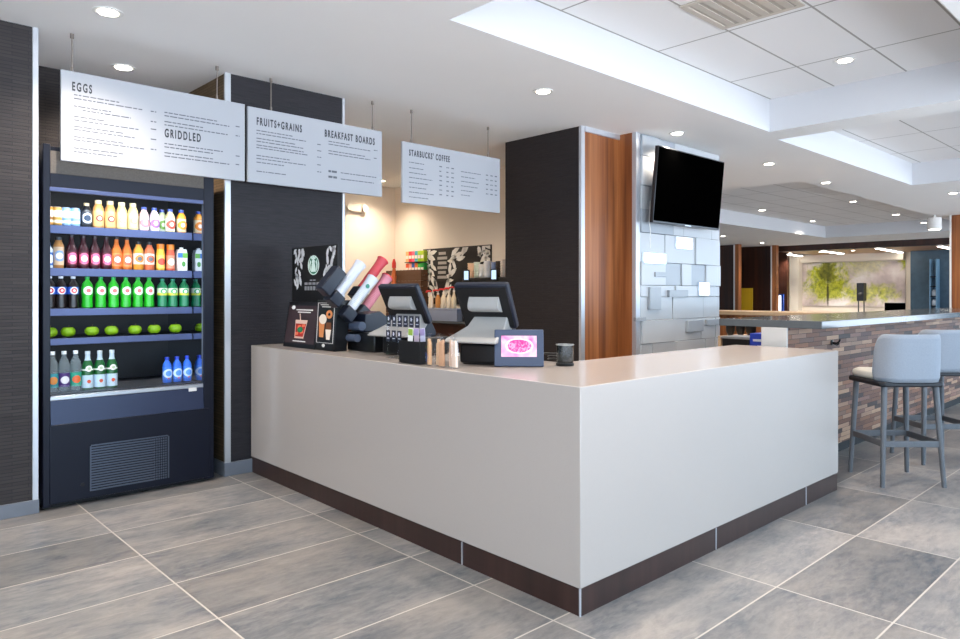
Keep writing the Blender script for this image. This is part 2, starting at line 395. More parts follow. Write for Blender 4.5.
struct(MB().box(XMIN, .955, FY, FY + .9, .075, CZ).build('wall_left', M['paper']))
struct(MB().box(.955, .988, FY - .006, FY + .9, .075, CZ).build('trim_1', M['metal_trim'], bevel=.003))
struct(MB().box(XMIN, .99, FY - .014, FY + .1, 0, .085).build('baseboard_left', M['base'], bevel=.003))
struct(MB().box(.9, 2.3, FY + .82, FY + .9, 0, CZ).build('wall_niche', M['paper']))
# pillar right of the fridge
c1x, c1r, c1y = 2.2, 3.2, 5.1
b = MB().box(c1x + .03, c1r, c1y, 5.92, .09, CZ); b.m(1).box(c1x, c1x + .0295, c1y + .012, 5.92, .09, CZ)
struct(b.build('pillar', [M['paper_p'], M['tan']], smooth=False))
struct(MB().box(c1x - .012, c1x + .034, c1y - .01, c1y + .012, .09, CZ).box(c1r - .004, c1r + .02, c1y - .008, c1y + .03, .09, CZ).build('trim_2', M['metal_trim'], bevel=.003))
struct(MB().box(c1x - .018, c1r + .02, c1y - .02, 5.92, 0, .1).build('baseboard_niche', M['base'], bevel=.003))
# kitchen behind the counter
KX, KY = 6.5, 8.86
struct(MB().box(3.2, KX + .1, KY, KY + .12, 0, CZ).build('wall_kitchen', M['wall']))
struct(MB().box(KX, KX + .12, 5.3, KY, 0, CZ).build('wall_back', M['wall']))
struct(MB().box(3.1, 3.2, 5.92, KY, 0, CZ).build('wall_inner', M['wall']))
# pillar between kitchen and bar: dark side, walnut face, block tile face
p2x, p2y = 5.42, 4.34
wx = 6.03; ty = 4.12; tx1 = onY(719.5, 300, ty).x
b = MB().box(p2x + .03, wx, p2y, 5.38, 0, CZ); b.m(1).box(wx, wx + .03, ty + .03, p2y + .05, 0, CZ)
b.m(2).box(p2x, p2x + .0295, p2y + .02, 5.38, 0, CZ); b.m(3).box(wx + .03, tx1, ty + .05, 5.38, 0, CZ)
struct(b.build('pillar', [M['wood'], M['wood'], M['paper_y'], M['white']], smooth=False))
struct(MB().box(p2x - .012, p2x + .045, p2y - .012, p2y + .02, 0, CZ).build('trim_3', M['metal_trim'], bevel=.003))
struct(MB().box(wx - .006, wx + .07, ty, ty + .05, 0, CZ).build('trim_4', M['metal_trim'], bevel=.003))
struct(MB().box(p2x + .04, wx, p2y - .02, p2y, CZ - .05, CZ).build('trim_5', M['metal_trim']))
def tile_wall():
    rnd = random.Random(5); b = MB(); x0, x1 = wx + .07, tx1
    z = 0.
    while z < CZ - .02:
        h = rnd.choice((.12, .18, .24, .3)); h = min(h, CZ - .012 - z); x = x0
        while x < x1 - .001:
            w = rnd.choice((.2, .32, .45, .6)); w = min(w, x1 - x)
            if x1 - x - w < .1: w = x1 - x
            d = rnd.choice((0, 0, .008, .016, .026)); b.m(0 if rnd.random() < .9 else 1)
            b.box(x + .0015, x + w - .0015, ty - d, ty + .05, z + .0015, z + h - .0015); x += w
        z += h
    return b
tw = tile_wall().build('wall_tile', [M['tilew'], M['tiled']], bevel=.003); struct(tw)
# raised polished blocks set in that wall
for i, (a, c, d, e) in enumerate(((676, 236, 692.5, 250), (644, 252, 666, 264.5), (655.5, 272, 666, 277), (650, 287, 661, 309.5), (669.5, 290, 688, 297), (699, 282, 709, 295.5), (688, 320.5, 703.5, 331), (707, 319.5, 720, 324.5), (636, 317.5, 646, 321))):
    p, q = onY(a, c, ty - .03), onY(d, e, ty - .03)
    struct(MB().box(p.x, q.x, ty - .034, ty, q.z, p.z).build('trim_%d' % (6 + i), M['tiled'] if i in (2, 3, 4, 6, 7, 8) else M['bright'], bevel=.003))

# ------------------------------------------------------------------ counter
CT = .963; cx0, cy0, cx1, cyd, cy1 = 2.315, 1.858, 5.13, 2.60, 5.09
L6 = [(cx0, cy0), (cx1, cy0), (cx1, cyd), (3.08, cyd), (3.08, cy1), (cx0 + .075, cy1)]
ct = thing('service_counter', 'L-shaped pale stone service counter with a dark plinth in the middle of the room', 'counter', (cx0, cy0, 0))
def off(poly, o): return [(a - cx0 + o[0], b - cy0 + o[1]) for a, b in poly]
b = MB().prism(off(L6, (0, 0)), .118, CT - .001, 'z'); b.build('body', M['quartz'], ct, bevel=.004)
k = .006
K6 = [(cx0 + k, cy0 + k), (cx1 - k, cy0 + k), (cx1 - k, cyd - k), (3.08 - k, cyd - k), (3.08 - k, cy1), (cx0 + .075 + k, cy1)]
MB().prism(off(K6, (0, 0)), 0, .118, 'z').build('plinth', M['kick'], ct)
b = MB(); b.box(k + .012, k + .018, 2.62 - cy0, 2.626 - cy0, .002, .116); b.box(3.45 - cx0, 3.456 - cx0, k - .004, k + .001, .002, .116); b.box(4.6 - cx0, 4.606 - cx0, k - .004, k + .001, .002, .116); b.box(k - .003, k + .004, k - .003, k + .004, 0, .117)
b.build('plinth_joint', M['metal_trim'], ct)

# ------------------------------------------------------------------ drinks fridge
FX0, FX1, FZ = 1.012, 2.085, 2.287
fr = thing('drinks_fridge', 'tall open-front black drinks fridge with five stocked shelves beside the dark pillar', 'fridge', (FX0, FY, 0))
W = FX1 - FX0; IX0, IX1 = .045, 2.008 - FX0; IY0, IY1 = .0, .74; DK = .715; LY = .2
MB().box(0, IX0 - .004, 0, .76, .02, FZ).build('side_panel', M['navy'], fr, bevel=.004)
MB().box(IX1 + .004, W, 0, .76, .02, FZ).build('side_panel', M['navy'], fr, bevel=.004)
MB().box(IX0 - .004, IX0, 0.03, .74, .6, FZ - .14).build('inner_side', M['mirror'], fr)
MB().box(IX1, IX1 + .004, 0.03, .74, .6, FZ - .14).build('inner_side', M['mirror'], fr)
MB().box(.03, W - .03, .70, .755, .02, FZ - .02).build('back_panel', M['inner'], fr)
b = MB().box(.03, W - .03, .02, .70, 2.15, FZ - .01); b.m(1).box(.032, W - .032, .004, .02, 2.105, FZ - .04); b.build('canopy', [M['navy'], M['gstone']], fr, bevel=.003)
MB().box(IX0 - .012, IX1 + .012, .004, .03, 2.02, 2.105).build('fascia', M['navy'], fr)
MB().box(IX0 - .01, IX1, -.002, .012, 1.993, 2.02).build('canopy_rail', M['lip'], fr, bevel=.003)
MB().box(IX0 + .02, IX1 - .02, .05, .075, 2.01, 2.022).build('light_strip', mat('fridge_led', 'ffffff', .4, emit='eef4ff', es=6.), fr)
shelves = [(1.797, .052), (1.518, .05), (1.253, .046), (1.058, .042)]
for z, h in shelves:
    sh = MB().box(IX0 + .002, IX1 - .004, LY + .006, .69, z - .014, z).build('shelf', M['navy'], fr)
    MB().box(IX0 + .002, IX1 - .004, LY - .006, LY + .006, z - h, z + .002).build('price_rail', M['lip'], sh, bevel=.002)
    MB().box(IX0 + .05, IX1 - .05, LY + .02, LY + .032, z - .026, z - .0145).build('light_strip', bpy.data.materials['fridge_led'], sh)
MB().box(IX0 + .002, IX1 - .004, .06, .69, DK - .03, DK).build('deck', M['navy'], fr)
b = MB().box(IX0 - .01, IX1 + .01, .022, .03, DK - .01, DK + .055); b.build('deck_glass', M['clear'], fr)
b = MB().box(IX0 - .012, IX1 + .012, .012, .045, DK - .035, DK - .008); b.build('deck_rail', M['steel'], fr, bevel=.004)
MB().box(IX1 - .1, IX1 - .045, .006, .012, DK - .055, DK - .03).build('price_tag', M['white'], fr)
MB().prism([(.012, DK - .035), (.05, DK - .035), (.05, .53), (-.004, .53)], IX0 - .003, IX1 + .003, 'x').build('sloped_panel', mat('fridge_panel_navy', '222a44', .3, .2), fr)
MB().box(.035, W - .03, -.006, .05, .035, .528).build('base_panel', M['navy'], fr, bevel=.004)
MB().box(.0, W, .03, .7, .012, .04).build('foot_rail', M['mblack'], fr)
gx0, gx1 = onY(91, 460, FY).x - FX0, onY(167.5, 460, FY).x - FX0; gz0, gz1 = .08, .368
b = MB().box(gx0 - .008, gx0, -.012, -.006, gz0, gz1).box(gx1, gx1 + .008, -.012, -.006, gz0, gz1).box(gx0, gx1, -.012, -.006, gz1, gz1 + .008)
n = 17
for i in range(n):
    z = gz0 + (gz1 - gz0) * i / n
    b.box(gx0, gx1 - .095, -.013, -.006, z, z + (gz1 - gz0) / n * .5)
for i in range(n):
    z = gz0 + (gz1 - gz0) * i / n
    for j in range(6): b.box(gx1 - .092 + j * .015, gx1 - .092 + j * .015 + .009, -.012, -.006, z, z + (gz1 - gz0) / n * .62)
b.build('grille', mat('grille_steel', '5a6170', .35, .7), fr)
MB().lathe([(.012, 0), (.012, .004)], 0, 0, 0, 14).xf(Matrix.Translation((gx0 - .05, -.006, .13)) @ Matrix.Rotation(PI / 2, 4, 'X')).build('lock', M['mblack'], fr)

# ---- products
def simple(name, prof, m, parent, n=20, sq=0.): return MB().lathe(prof, n=n, sq=sq).build(name, m, parent)
def band(prof, z0, z1, grow=.0008):
    """slice of a profile between two heights, slightly proud"""
    def rad(z):
        for (r0, a), (r1, c) in zip(prof, prof[1:]):
            if a <= z <= c and c > a: return r0 + (r1 - r0) * (z - a) / (c - a)
        return prof[-1][0]
    zs = sorted({z0, z1, *[z for r, z in prof if z0 < z < z1]})
    return [(rad(z) + grow, z) for z in zs]
def emblem(parent, r, z, R, cols, w=1., h=1.):
    """small round mark on the label's front (-y side), wrapped on the cylinder"""
    b = MB()
    for i, (c, s) in enumerate(cols):
        b.m(i); n = 12; rr = r * s; vs = []
        for k in range(n + 1):
            c_ = -math.cos(PI * k / n); x = rr * w * c_; x = max(-R * .98, min(R * .98, x)); hh = rr * h * math.sqrt(max(0, 1 - c_ * c_)); y = -(math.sqrt(max(R * R - x * x, 1e-9)) + .0012 + .0006 * i)
            vs += [(x, y, z - hh), (x, y, z + hh)]
        b.add(vs, [(2 * k, 2 * k + 2, 2 * k + 3, 2 * k + 1) for k in range(n)])
    return b.build('emblem', [c for c, s in cols], parent)
CM = {}
def cm(h, rough=.3, **kw):
    if (h, rough) not in CM: CM[(h, rough)] = mat('paint_' + h, h, rough, coat=.3, **kw)
    return CM[(h, rough)]
def pet(r, h): # soda bottle
    return [(r * .75, 0), (r * .98, .006), (r, .03), (r * .93, h * .3), (r, h * .42), (r, h * .68), (r * .9, h * .76), (r * .42, h * .88), (r * .36, h * .9), (r * .36, h * .94)]
def make_soda(liq, cap, lab, emb, h=.212, r=.0345, pr=pet, lz=(.44, .67), name='soda_bottle', label='', grp='', cat='bottle', er=.5, capr=.42, sq=0., capz=.93, extra=None):
    t = thing(name, label, cat, (0, 0, 0), 0, grp); P = pr(r, h)
    simple('body', P, liq, t, sq=sq)
    simple('cap', [(r * capr, h * capz), (r * capr, h * .995), (r * capr * .9, h)], cap, t, n=16)
    if lab:
        l = simple('label', band(P, h * lz[0], h * lz[1]), lab, t, sq=sq)
        if emb: emblem(l, (lz[1] - lz[0]) * h * er, h * (lz[0] + lz[1]) / 2, r * (1.12 if sq else 1), emb)
    if extra:
        for z0, z1, c in extra: simple('label_band', band(P, h * z0, h * z1, .0014), c, t, sq=sq)
    return t
def longneck(r, h): return [(r * .9, 0), (r, .008), (r, h * .52), (r * .92, h * .6), (r * .5, h * .76), (r * .4, h * .82), (r * .38, h * .95)]
def milkb(r, h): return [(r * .92, 0), (r, .006), (r * .97, h * .3), (r * 1., h * .55), (r * .9, h * .72), (r * .58, h * .86), (r * .55, h * .9)]
def squareb(r, h): return [(r * .92, 0), (r, .006), (r, h * .62), (r * .95, h * .7), (r * .5, h * .86), (r * .48, h * .9)]
def can(r, h): return [(r * .8, 0), (r, .008), (r, h * .92), (r * .84, h * .985), (r * .84, h)]
PY = FY + LY + .052
def row(px_list, z, proto, labels, y=PY):
    for i, px in enumerate(px_list):
        p = onY(px, 300, y); loc = (p.x, y, z)
        if i == 0: proto.location = loc; o = proto; o['label'] = labels[0]
        else: o = dup(proto, loc, labels[i])
z1, z2, z3, z4 = [s[0] + .002 for s in shelves]
def ords(n): return ['first', 'second', 'third', 'fourth', 'fifth', 'sixth', 'seventh'][:n]
# top shelf
def make_can(body, bandc, stripe, h=.122, r=.0295, group='drink cans on the top fridge shelf'):
    t = thing('drink_can', '', 'can', (0, 0, 0), 0, group); P = can(r, h); simple('body', P, body, t)
    l = simple('label', band(P, h * .16, h * .82), bandc, t); simple('label_band', band(P, h * .3, h * .46, .0014), stripe, l)
    simple('lid', [(r * .82, h - .001), (r * .84, h + .002), (r * .7, h + .0022)], M['steel'], t); return t
row([57], z1, make_can(cm('b98d3e'), cm('ece3d0'), cm('c29236')), ['gold and white drink can on the top fridge shelf'])
row([48.2], z1, make_can(cm('c98a2a'), cm('f0e4c8'), cm('8a5a1e')), ['half-hidden amber drink can against the fridge side on the top shelf'])
row([66, 75.2], z1, make_can(cm('7fa6d6'), cm('e9eef4'), cm('7ea9dd')), ['pale blue and white drink can next to the gold can', 'pale blue and white drink can next to the dark round bottle'])
row([86.4], z1, make_soda(cm('14171c'), cm('c9b187'), cm('1b2330'), [(cm('d8dce2'), 1.), (cm('27384e'), .62)], h=.165, r=.034, pr=squareb, lz=(.12, .62), name='coffee_drink_bottle', grp='bottles on the top fridge shelf', er=.42, capr=.5, capz=.88), ['dark short-necked bottle with a pale round emblem on the top fridge shelf'])
row([98.3, 110], z1, make_soda(cm('c08a4e'), cm('d8c29a'), cm('d2a468'), [(cm('7a2f28'), .8), (cm('efe2c8'), .45)], h=.19, r=.0355, pr=milkb, lz=(.06, .62), name='coffee_drink_bottle', grp='bottles on the top fridge shelf', er=.26, capr=.6, capz=.87), ['caramel milk-coffee bottle with a maroon emblem, next to the dark bottle', 'caramel milk-coffee bottle with a maroon emblem, next to a pale vanilla bottle'])
row([121.6, 132.8], z1, make_soda(cm('d9bd74'), cm('e2cf9c'), cm('dcc58a'), [(cm('c0a765'), .8), (cm('f6ecd0'), .55)], h=.188, r=.0355, pr=milkb, lz=(.06, .62), name='coffee_drink_bottle', grp='bottles on the top fridge shelf', er=.26, capr=.6, capz=.87), ['pale vanilla milk-coffee bottle next to a caramel one', 'pale vanilla milk-coffee bottle next to a pink-labelled juice'])
def juice(liq, lab, e1, **kw): return make_soda(cm(liq), cm('1f3f9e'), cm(lab), [(cm(e1), .9), (cm('f4efe6'), .4)], h=.168, r=.0335, pr=squareb, lz=(.05, .6), name='juice_bottle', grp='blue-capped juice bottles on the top fridge shelf', er=.4, capr=.52, sq=.6, capz=.88, **kw)
row([143.8], z1, juice('e6b9b4', 'f0e4e2', 'd77c84'), ['square juice bottle with a pink fruit emblem and blue cap'])
row([154.2], z1, juice('d9c6dc', 'eeeaf2', '8a5a9a'), ['square juice bottle with a purple fruit emblem and blue cap'])
row([162], z1, juice('cfdba8', 'eef0e2', '7aa84a'), ['square juice bottle with a green fruit emblem set back on the top shelf'], y=PY + .075)
row([170], z1, juice('e3cf8c', 'f2efdf', 'b8452f'), ['square juice bottle with a red fruit emblem and blue cap'])
row([181.2], z1, juice('f09a25', 'f3dfb6', 'ef8a1e'), ['bright orange juice bottle with a blue cap at the end of the top shelf'])
# second shelf
row([58.5], z2, make_soda(cm('a8763f'), cm('2a2a2e'), cm('c4a888'), [(cm('6d8fc0'), 1.), (cm('d8e2ee'), .6)], h=.205, r=.032, pr=lambda r, h: [(r * .9, 0), (r, .008), (r, h * .72), (r * .62, h * .86), (r * .6, h * .92)], lz=(.1, .68), name='tea_bottle', grp='bottles on the second fridge shelf', er=.3, capr=.65, capz=.9), ['slim tan tea bottle with a pale blue label on the second shelf'])
row([48.2], z2, make_soda(cm('c9d8ea'), cm('3a66b0'), cm('2f64b4'), [(cm('f0f2f5'), .9)], h=.17, r=.028, pr=squareb, lz=(.1, .6), name='water_bottle', grp='bottles on the second fridge shelf', er=.4, capr=.5, capz=.88), ['half-hidden blue and white bottle against the fridge side on the second shelf'])
def jb(liq, e1, n): return make_soda(cm(liq), cm('24181c'), cm(n), [(cm(e1), 1.), (cm('f6e6ea'), .55)], h=.224, r=.0335, pr=longneck, lz=(.1, .5), name='juice_bottle', grp='long-necked juice bottles on the second fridge shelf', er=.42, capr=.44, capz=.93)
row([71.6, 83.2, 94.7, 106.3], z2, jb('3a0d18', 'e56a92', '5d1a2c'), ['dark berry juice bottle, first in its run beside the tan tea', 'dark berry juice bottle, second in its run from the tan tea', 'dark berry juice bottle, third in its run from the tan tea', 'dark berry juice bottle, last in its run beside an orange bottle'])
row([116.4, 126.8], z2, jb('d9722a', 'e2603a', 'e9944e'), ['long-necked orange juice bottle beside the dark berry bottles', 'long-necked orange juice bottle beside a black-capped bottle'])
def tea(liq, n): return make_soda(cm(liq), cm('1a1b1f'), cm('efe4d6'), [(cm(n), .9), (cm('5b5f66'), .5)], h=.2, r=.0345, pr=squareb, lz=(.2, .58), name='iced_tea_bottle', grp='black-capped tea bottles on the second fridge shelf', er=.4, capr=.45, capz=.88)
row([138.3], z2, tea('e79a35', 'd98a2b'), ['golden iced tea bottle with a black cap and white label'])
row([149.3], z2, tea('d9724a', 'd0633c'), ['peach iced tea bottle with a black cap and white label'])
def sm(liq, lab, e): return make_soda(cm(liq), cm('f08a1c'), cm(lab), [(cm(e), .9)], h=.19, r=.031, pr=lambda r, h: [(r * .9, 0), (r, .006), (r * .9, h * .35), (r, h * .6), (r * .82, h * .78), (r * .8, h * .82)], lz=(.08, .58), name='smoothie_bottle', grp='orange-capped smoothie bottles on the second fridge shelf', er=.3, capr=.84, capz=.8)
row([160.4], z2, sm('e9b63a', 'f2c85e', 'd5472c'), ['yellow smoothie bottle with an orange cap'])
row([170.3], z2, sm('d8583a', 'e98a6a', 'f3e2d0'), ['red smoothie bottle with an orange cap'])
t = thing('drink_carton', '', 'carton', (0, 0, 0), 0, 'cartons on the second fridge shelf')
MB().prism([(-.034, 0), (.034, 0), (.034, .13), (.026, .158), (-.026, .158), (-.034, .13)], -.03, .03, 'y').build('body', cm('eef2f0'), t, bevel=.003)
b = MB().box(-.0345, -.002, -.0308, -.03, .095, .13); b.m(1).box(-.002, .0345, -.0308, -.03, .095, .13); b.m(2); MB.ell(b, (.006, -.0306, .05), .014, .0012, .02); b.build('label', [cm('2f6fc4'), cm('6cb33f'), cm('4f9a3a')], t)
simple('cap', [(.014, .157), (.014, .17), (.012, .172)], cm('f2f4f4'), t, n=14)
row([181.3], z2, t, ['white drink carton with a blue and green top band'])
# third shelf
row([49.5, 60.8, 73], z3, make_soda(cm('150b0a'), cm('c4cad6'), cm('2f5cc4'), [(cm('e8ecf4'), 1.), (cm('d23a44'), .72), (cm('f0f2f6'), .3)], name='cola_bottle', grp='cola bottles on the third fridge shelf'), ['cola bottle with a blue label, half hidden by the fridge side', 'cola bottle with a blue label, between the two other colas', 'cola bottle with a blue label, next to the green sodas'])
row([87.2, 100.6, 113.4, 125.8, 137.8, 149], z3, make_soda(cm('1fb11f'), cm('1a9a48'), cm('2fbf3a'), [(cm('eef2ec'), 1.1), (cm('d76a66'), .5)], name='lemon_soda_bottle', grp='bright green soda bottles on the third fridge shelf', er=.55), ['bright green soda bottle, first of six beside the colas'] + ['bright green soda bottle, %s of six from the colas' % s for s in ('second', 'third', 'fourth', 'fifth')] + ['bright green soda bottle, last of six beside the teal ones'])
row([162.3, 172.6, 184], z3, make_soda(cm('0f7d4d'), cm('0f7a5e'), cm('dfe9d0'), [(cm('3fae62'), .9), (cm('eef4e8'), .5)], h=.205, name='ginger_soda_bottle', grp='teal green soda bottles on the third fridge shelf', extra=((.42, .5, cm('d9df3a')),)), ['teal green soda bottle with a yellow and white label, beside the bright green ones', 'teal green soda bottle with a yellow and white label, middle of three', 'teal green soda bottle with a yellow and white label, against the fridge side'])
# apples
ap = thing('green_apple', '', 'apple', (0, 0, 0), 0, 'green apples on the fourth fridge shelf')
am = mat('apple_skin', '8fbf1e', .25, noise=.18, nscale=30)
MB().ell((0, 0, .038), .044, .044, .038, 20, 14, lambda v: (v[0], v[1], v[2] - .012 * math.exp(-((v[0] ** 2 + v[1] ** 2) / .0004)) * (1 if v[2] > .04 else -.5))).build('fruit', am, ap)
MB().tube([(0, 0, .062), (.002, 0, .072), (.006, .001, .082)], .0014, 6).build('stem', cm('5a4322', .6), ap)
row([50, 68.2, 91.8, 111.5, 135, 154.2, 175.3], z4, ap, ['green apple half hidden against the fridge side, below the colas'] + ['green apple, %s whole one from the half-hidden apple' % s for s in ords(6)], y=PY + .03)
# deck
def wb(r, h): return [(r * .9, 0), (r, .008), (r, h * .62), (r * .8, h * .74), (r * .4, h * .86), (r * .38, h * .93)]
DY = FY + .17
for px, c, e, lb in ((52.4, '2f8f9a', 'd98a3a', 'clear water bottle with a teal label, against the fridge side'), (63.9, '4b2a72', 'e9e6ee', 'clear water bottle with a purple label'), (75.5, '2f9f86', 'e0672f', 'clear water bottle with a green label, beside the dark green glass bottles')):
    row([px], DK + .001, make_soda(M['wglass'], cm('e8eef2'), cm(c), [(cm(e), .8)], h=.262, r=.0345, pr=wb, lz=(.12, .46), name='water_bottle', grp='clear water bottles on the fridge deck', er=.35, capr=.42, capz=.92), [lb], y=DY)
def glassb(r, h): return [(r * .9, 0), (r, .008), (r, h * .56), (r * .86, h * .66), (r * .44, h * .8), (r * .38, h * .95)]
gb = make_soda(cm('0f5a26'), cm('c8d4dc'), cm('bfd6e6'), [(cm('d8583a'), .35)], h=.254, r=.035, pr=glassb, lz=(.05, .38), name='mineral_water_bottle', grp='green glass mineral water bottles on the fridge deck', er=.4, capr=.46, capz=.92)
P = glassb(.035, .254); l = simple('neck_label', band(P, .254 * .76, .254 * .92), cm('b9cddc'), gb); simple('shoulder_label', band(P, .254 * .5, .254 * .54), cm('eef0ea'), gb); emblem(gb, .02, .254 * .55, .035, [(cm('f0f2ea'), 1.), (cm('b9c9a8'), .5)])
row([87.6, 99.7, 111.8], DK + .001, gb, ['dark green glass mineral water bottle beside the clear bottles', 'dark green glass mineral water bottle, middle of three', 'dark green glass mineral water bottle at the empty end of the deck'], y=DY)
def fb(r, h): return [(r * .92, 0), (r, .005), (r, h * .6), (r * .9, h * .72), (r * .42, h * .86), (r * .4, h * .9)]
bb = make_soda(cm('2f6fe0'), cm('1438c0'), cm('3f86f0'), [(cm('cfe4ff'), .9), (cm('5a9af4'), .55)], h=.182, r=.031, pr=fb, lz=(.12, .6), name='water_bottle', grp='blue water bottles on the fridge deck', er=.42, capr=.48, sq=.6, capz=.88)
emblem(bb, .007, .032, .0345, [(cm('e0404e'), 1.)])
row([167, 177, 187], DK + .001, bb, ['blue water bottle with a red mark, first of three beside the gap', 'blue water bottle with a red mark, middle of three', 'blue water bottle with a red mark, against the fridge side'], y=DY + .02)

# ------------------------------------------------------------------ hanging menu boards
BY = 4.985
def menu_board(label, tl, tr, bl, heads, cols, rods):
    a, b_, c = onY(*tl, BY), onY(*tr, BY), onY(*bl, BY)
    w, h = b_.x - a.x, a.z - c.z
    t = thing('menu_board', label, 'menu board', (a.x, BY, c.z), 0, 'hanging menu boards')
    MB().box(0, w, 0, .024, 0, h).build('panel', M['board'], t, bevel=.002)
    for s, u, v, hh in heads:
        text_mesh('heading', s, hh * h * 1.4, M['ink'], t, (u * w, -.001, h - v * h - hh * h), (PI / 2, 0, 0), .5, bold=.0022)
    rnd = random.Random(len(label)); bk = MB()
    for u0, u1, v, hh in cols:
        x = u0 * w
        while x < u1 * w - .004:
            l = rnd.uniform(.012, .05); l = min(l, u1 * w - x); z = h - v * h
            bk.box(x, x + l, -.0012, .0002, z - hh * h, z); x += l + .007
    bk.build('menu_text', M['ink2'], t)
    for px, py in rods:
        p = onY(px, py, BY + .012); x = p.x - a.x
        MB().cyl((x, .012, h - .002), (x, .012, CZ - c.z), .004).cyl((x, .012, CZ - c.z - .03), (x, .012, CZ - c.z - .001), .011).cyl((x, .012, h - .001), (x, .012, h + .03), .008).build('hanging_rod', M['rod'], t)
    return t
D = .012
menu_board('long white hanging menu board over the drinks fridge, headed with eggs and griddled dishes', (61, 69), (245, 106), (59, 160),
    [('EGGS', .05, .115, .095), ('GRIDDLED', .52, .475, .1)],
    [(.06, .28, .25, D), (.06, .4, .29, D), (.06, .24, .375, D), (.1, .34, .41, D), (.06, .21, .49, D), (.06, .38, .53, D), (.06, .3, .6, D), (.06, .36, .635, D), (.06, .3, .715, D), (.06, .41, .75, D), (.06, .3, .84, D), (.06, .27, .88, D),
     (.445, .475, .29, D), (.445, .475, .41, D), (.445, .475, .5, D), (.445, .475, .62, D), (.445, .475, .74, D),
     (.52, .83, .275, D), (.52, .9, .315, D), (.52, .74, .385, D), (.52, .89, .425, D), (.52, .86, .65, D), (.52, .8, .69, D), (.52, .8, .76, D), (.52, .9, .8, D), (.94, .965, .3, D), (.94, .965, .42, D), (.94, .965, .68, D), (.94, .965, .79, D)], [(72, 50), (217, 80)])
menu_board('white hanging menu board in front of the dark pillar, headed with fruits and grains', (248, 106), (382, 133.5), (247, 181.5),
    [('FRUITS+GRAINS', .055, .125, .1), ('BREAKFAST BOARDS', .535, .125, .1)],
    [(.055, .3, .295, D), (.055, .4, .335, D), (.055, .32, .4, D), (.055, .38, .44, D), (.055, .38, .49, D), (.055, .41, .525, D), (.055, .28, .63, D), (.055, .4, .67, D), (.055, .24, .72, D), (.055, .26, .84, D),
     (.48, .51, .35, D), (.48, .51, .44, D), (.48, .51, .53, D), (.48, .51, .64, D), (.48, .51, .74, D),
     (.565, .73, .28, D), (.565, .9, .32, D), (.565, .86, .415, D), (.565, .9, .455, D), (.565, .63, .7, .03), (.66, .95, .71, D), (.565, .63, .78, .03), (.66, .93, .8, D), (.93, .96, .3, D), (.93, .96, .42, D)], [(271, 90), (372.5, 118)])
menu_board('small white hanging coffee menu board in front of the cream kitchen wall', (402.5, 141), (500, 157), (400, 202),
    [("STARBUCKS' COFFEE", .06, .115, .1)],
    [(.06, .2, .32, D), (.06, .2, .41, D), (.06, .22, .49, D), (.06, .28, .57, D), (.06, .24, .65, D), (.06, .22, .73, D), (.06, .3, .81, D), (.06, .24, .89, D)] +
    [(u, u + .025, .31 + .08 * i, .018) for u in (.35, .42, .47) for i in range(7)] +
    [(.57, .78, .34, D), (.57, .72, .43, D), (.57, .76, .51, D), (.57, .75, .59, D), (.57, .7, .67, D), (.57, .67, .75, D)] + [(u, u + .025, .33 + .085 * i, .018) for u in (.84, .89, .94) for i in range(5)], [(411.5, 125), (488, 140)])

# ------------------------------------------------------------------ things on the service counter
def on_counter(px, py): p = onZ(px, py, CT); return p
SX = on_counter(283, 346).x
def leaf_cluster(b, pts, s, plane):
    """white leaf sprays: almond quads on a plane; plane(u, v) -> xyz"""
    rnd = random.Random(3)
    for (u, v) in pts:
        a = rnd.uniform(.3, 2.6); L = s * rnd.uniform(.8, 1.3); w = L * .42; c, d = math.cos(a), math.sin(a)
        poly = [(-L, 0), (-L * .4, w), (L * .3, w * .9), (L, 0), (L * .3, -w * .9), (-L * .4, -w)]
        b.add([plane(min(.985, max(.015, u + x * c - y * d)), min(.985, max(.015, v + x * d + y * c))) for x, y in poly], [(0, 1, 2, 3, 4, 5)])
# easel sign with the iced drink
pa, pb = onX(283, 346, SX), onX(314.5, 350, SX)
w = pa.y - pb.y
t = thing('counter_sign', 'black easel sign picturing an iced red drink, at the pillar end of the counter', 'sign', (SX, pb.y, CT))
lean = Matrix.Rotation(.16, 4, 'Y')
hS = .335
b = MB().box(0, .012, 0, w, 0, hS).xf(lean); b.build('panel', M['black'], t, bevel=.002)
b = MB(); b.add([(.11, .02, 0), (.11, w - .02, 0), (.056, w - .03, .26), (.056, .03, .26), (.12, .02, 0), (.12, w - .02, 0), (.062, w - .03, .26), (.062, .03, .26)], [(0, 1, 2, 3), (4, 7, 6, 5), (0, 4, 5, 1), (1, 5, 6, 2), (2, 6, 7, 3), (3, 7, 4, 0)]).build('easel_leg', M['black'], t)
b = MB().box(-.0015, 0, .018, w - .018, .03, hS - .03).xf(lean); b.build('poster', mat('poster_plum', '3a2c30', .45, noise=.3, nscale=14), t)
# right-handed picture frame on the -x face: u runs along -y
def sg(u, v, o=.0028): q = lean @ Vector((-o, w - u * w, v * hS)); return tuple(q)
def spoly(b, pts, o): b.add([sg(u, v, o) for u, v in pts], [tuple(range(len(pts)))])
b = MB(); spoly(b, [(.34, .2), (.62, .2), (.68, .6), (.3, .6)], .0022); b.m(1); spoly(b, [(.36, .24), (.6, .24), (.655, .52), (.325, .52)], .003)
b.m(2)
for u, v in ((.4, .3), (.55, .34), (.45, .45), (.58, .48)): spoly(b, [(u - .05, v - .035), (u + .05, v - .02), (u + .04, v + .04), (u - .05, v + .03)], .0036)
b.m(3); spoly(b, [(.49 + .09 * math.cos(k * PI / 6), .39 + .065 * math.sin(k * PI / 6)) for k in range(12)], .0042); b.m(0); spoly(b, [(.44, .6), (.47, .6), (.43, .74), (.4, .74)], .003)
b.build('drink_picture', [cm('d9b9a8'), cm('b5281f'), cm('e8744f'), cm('1f7a4d')], t)
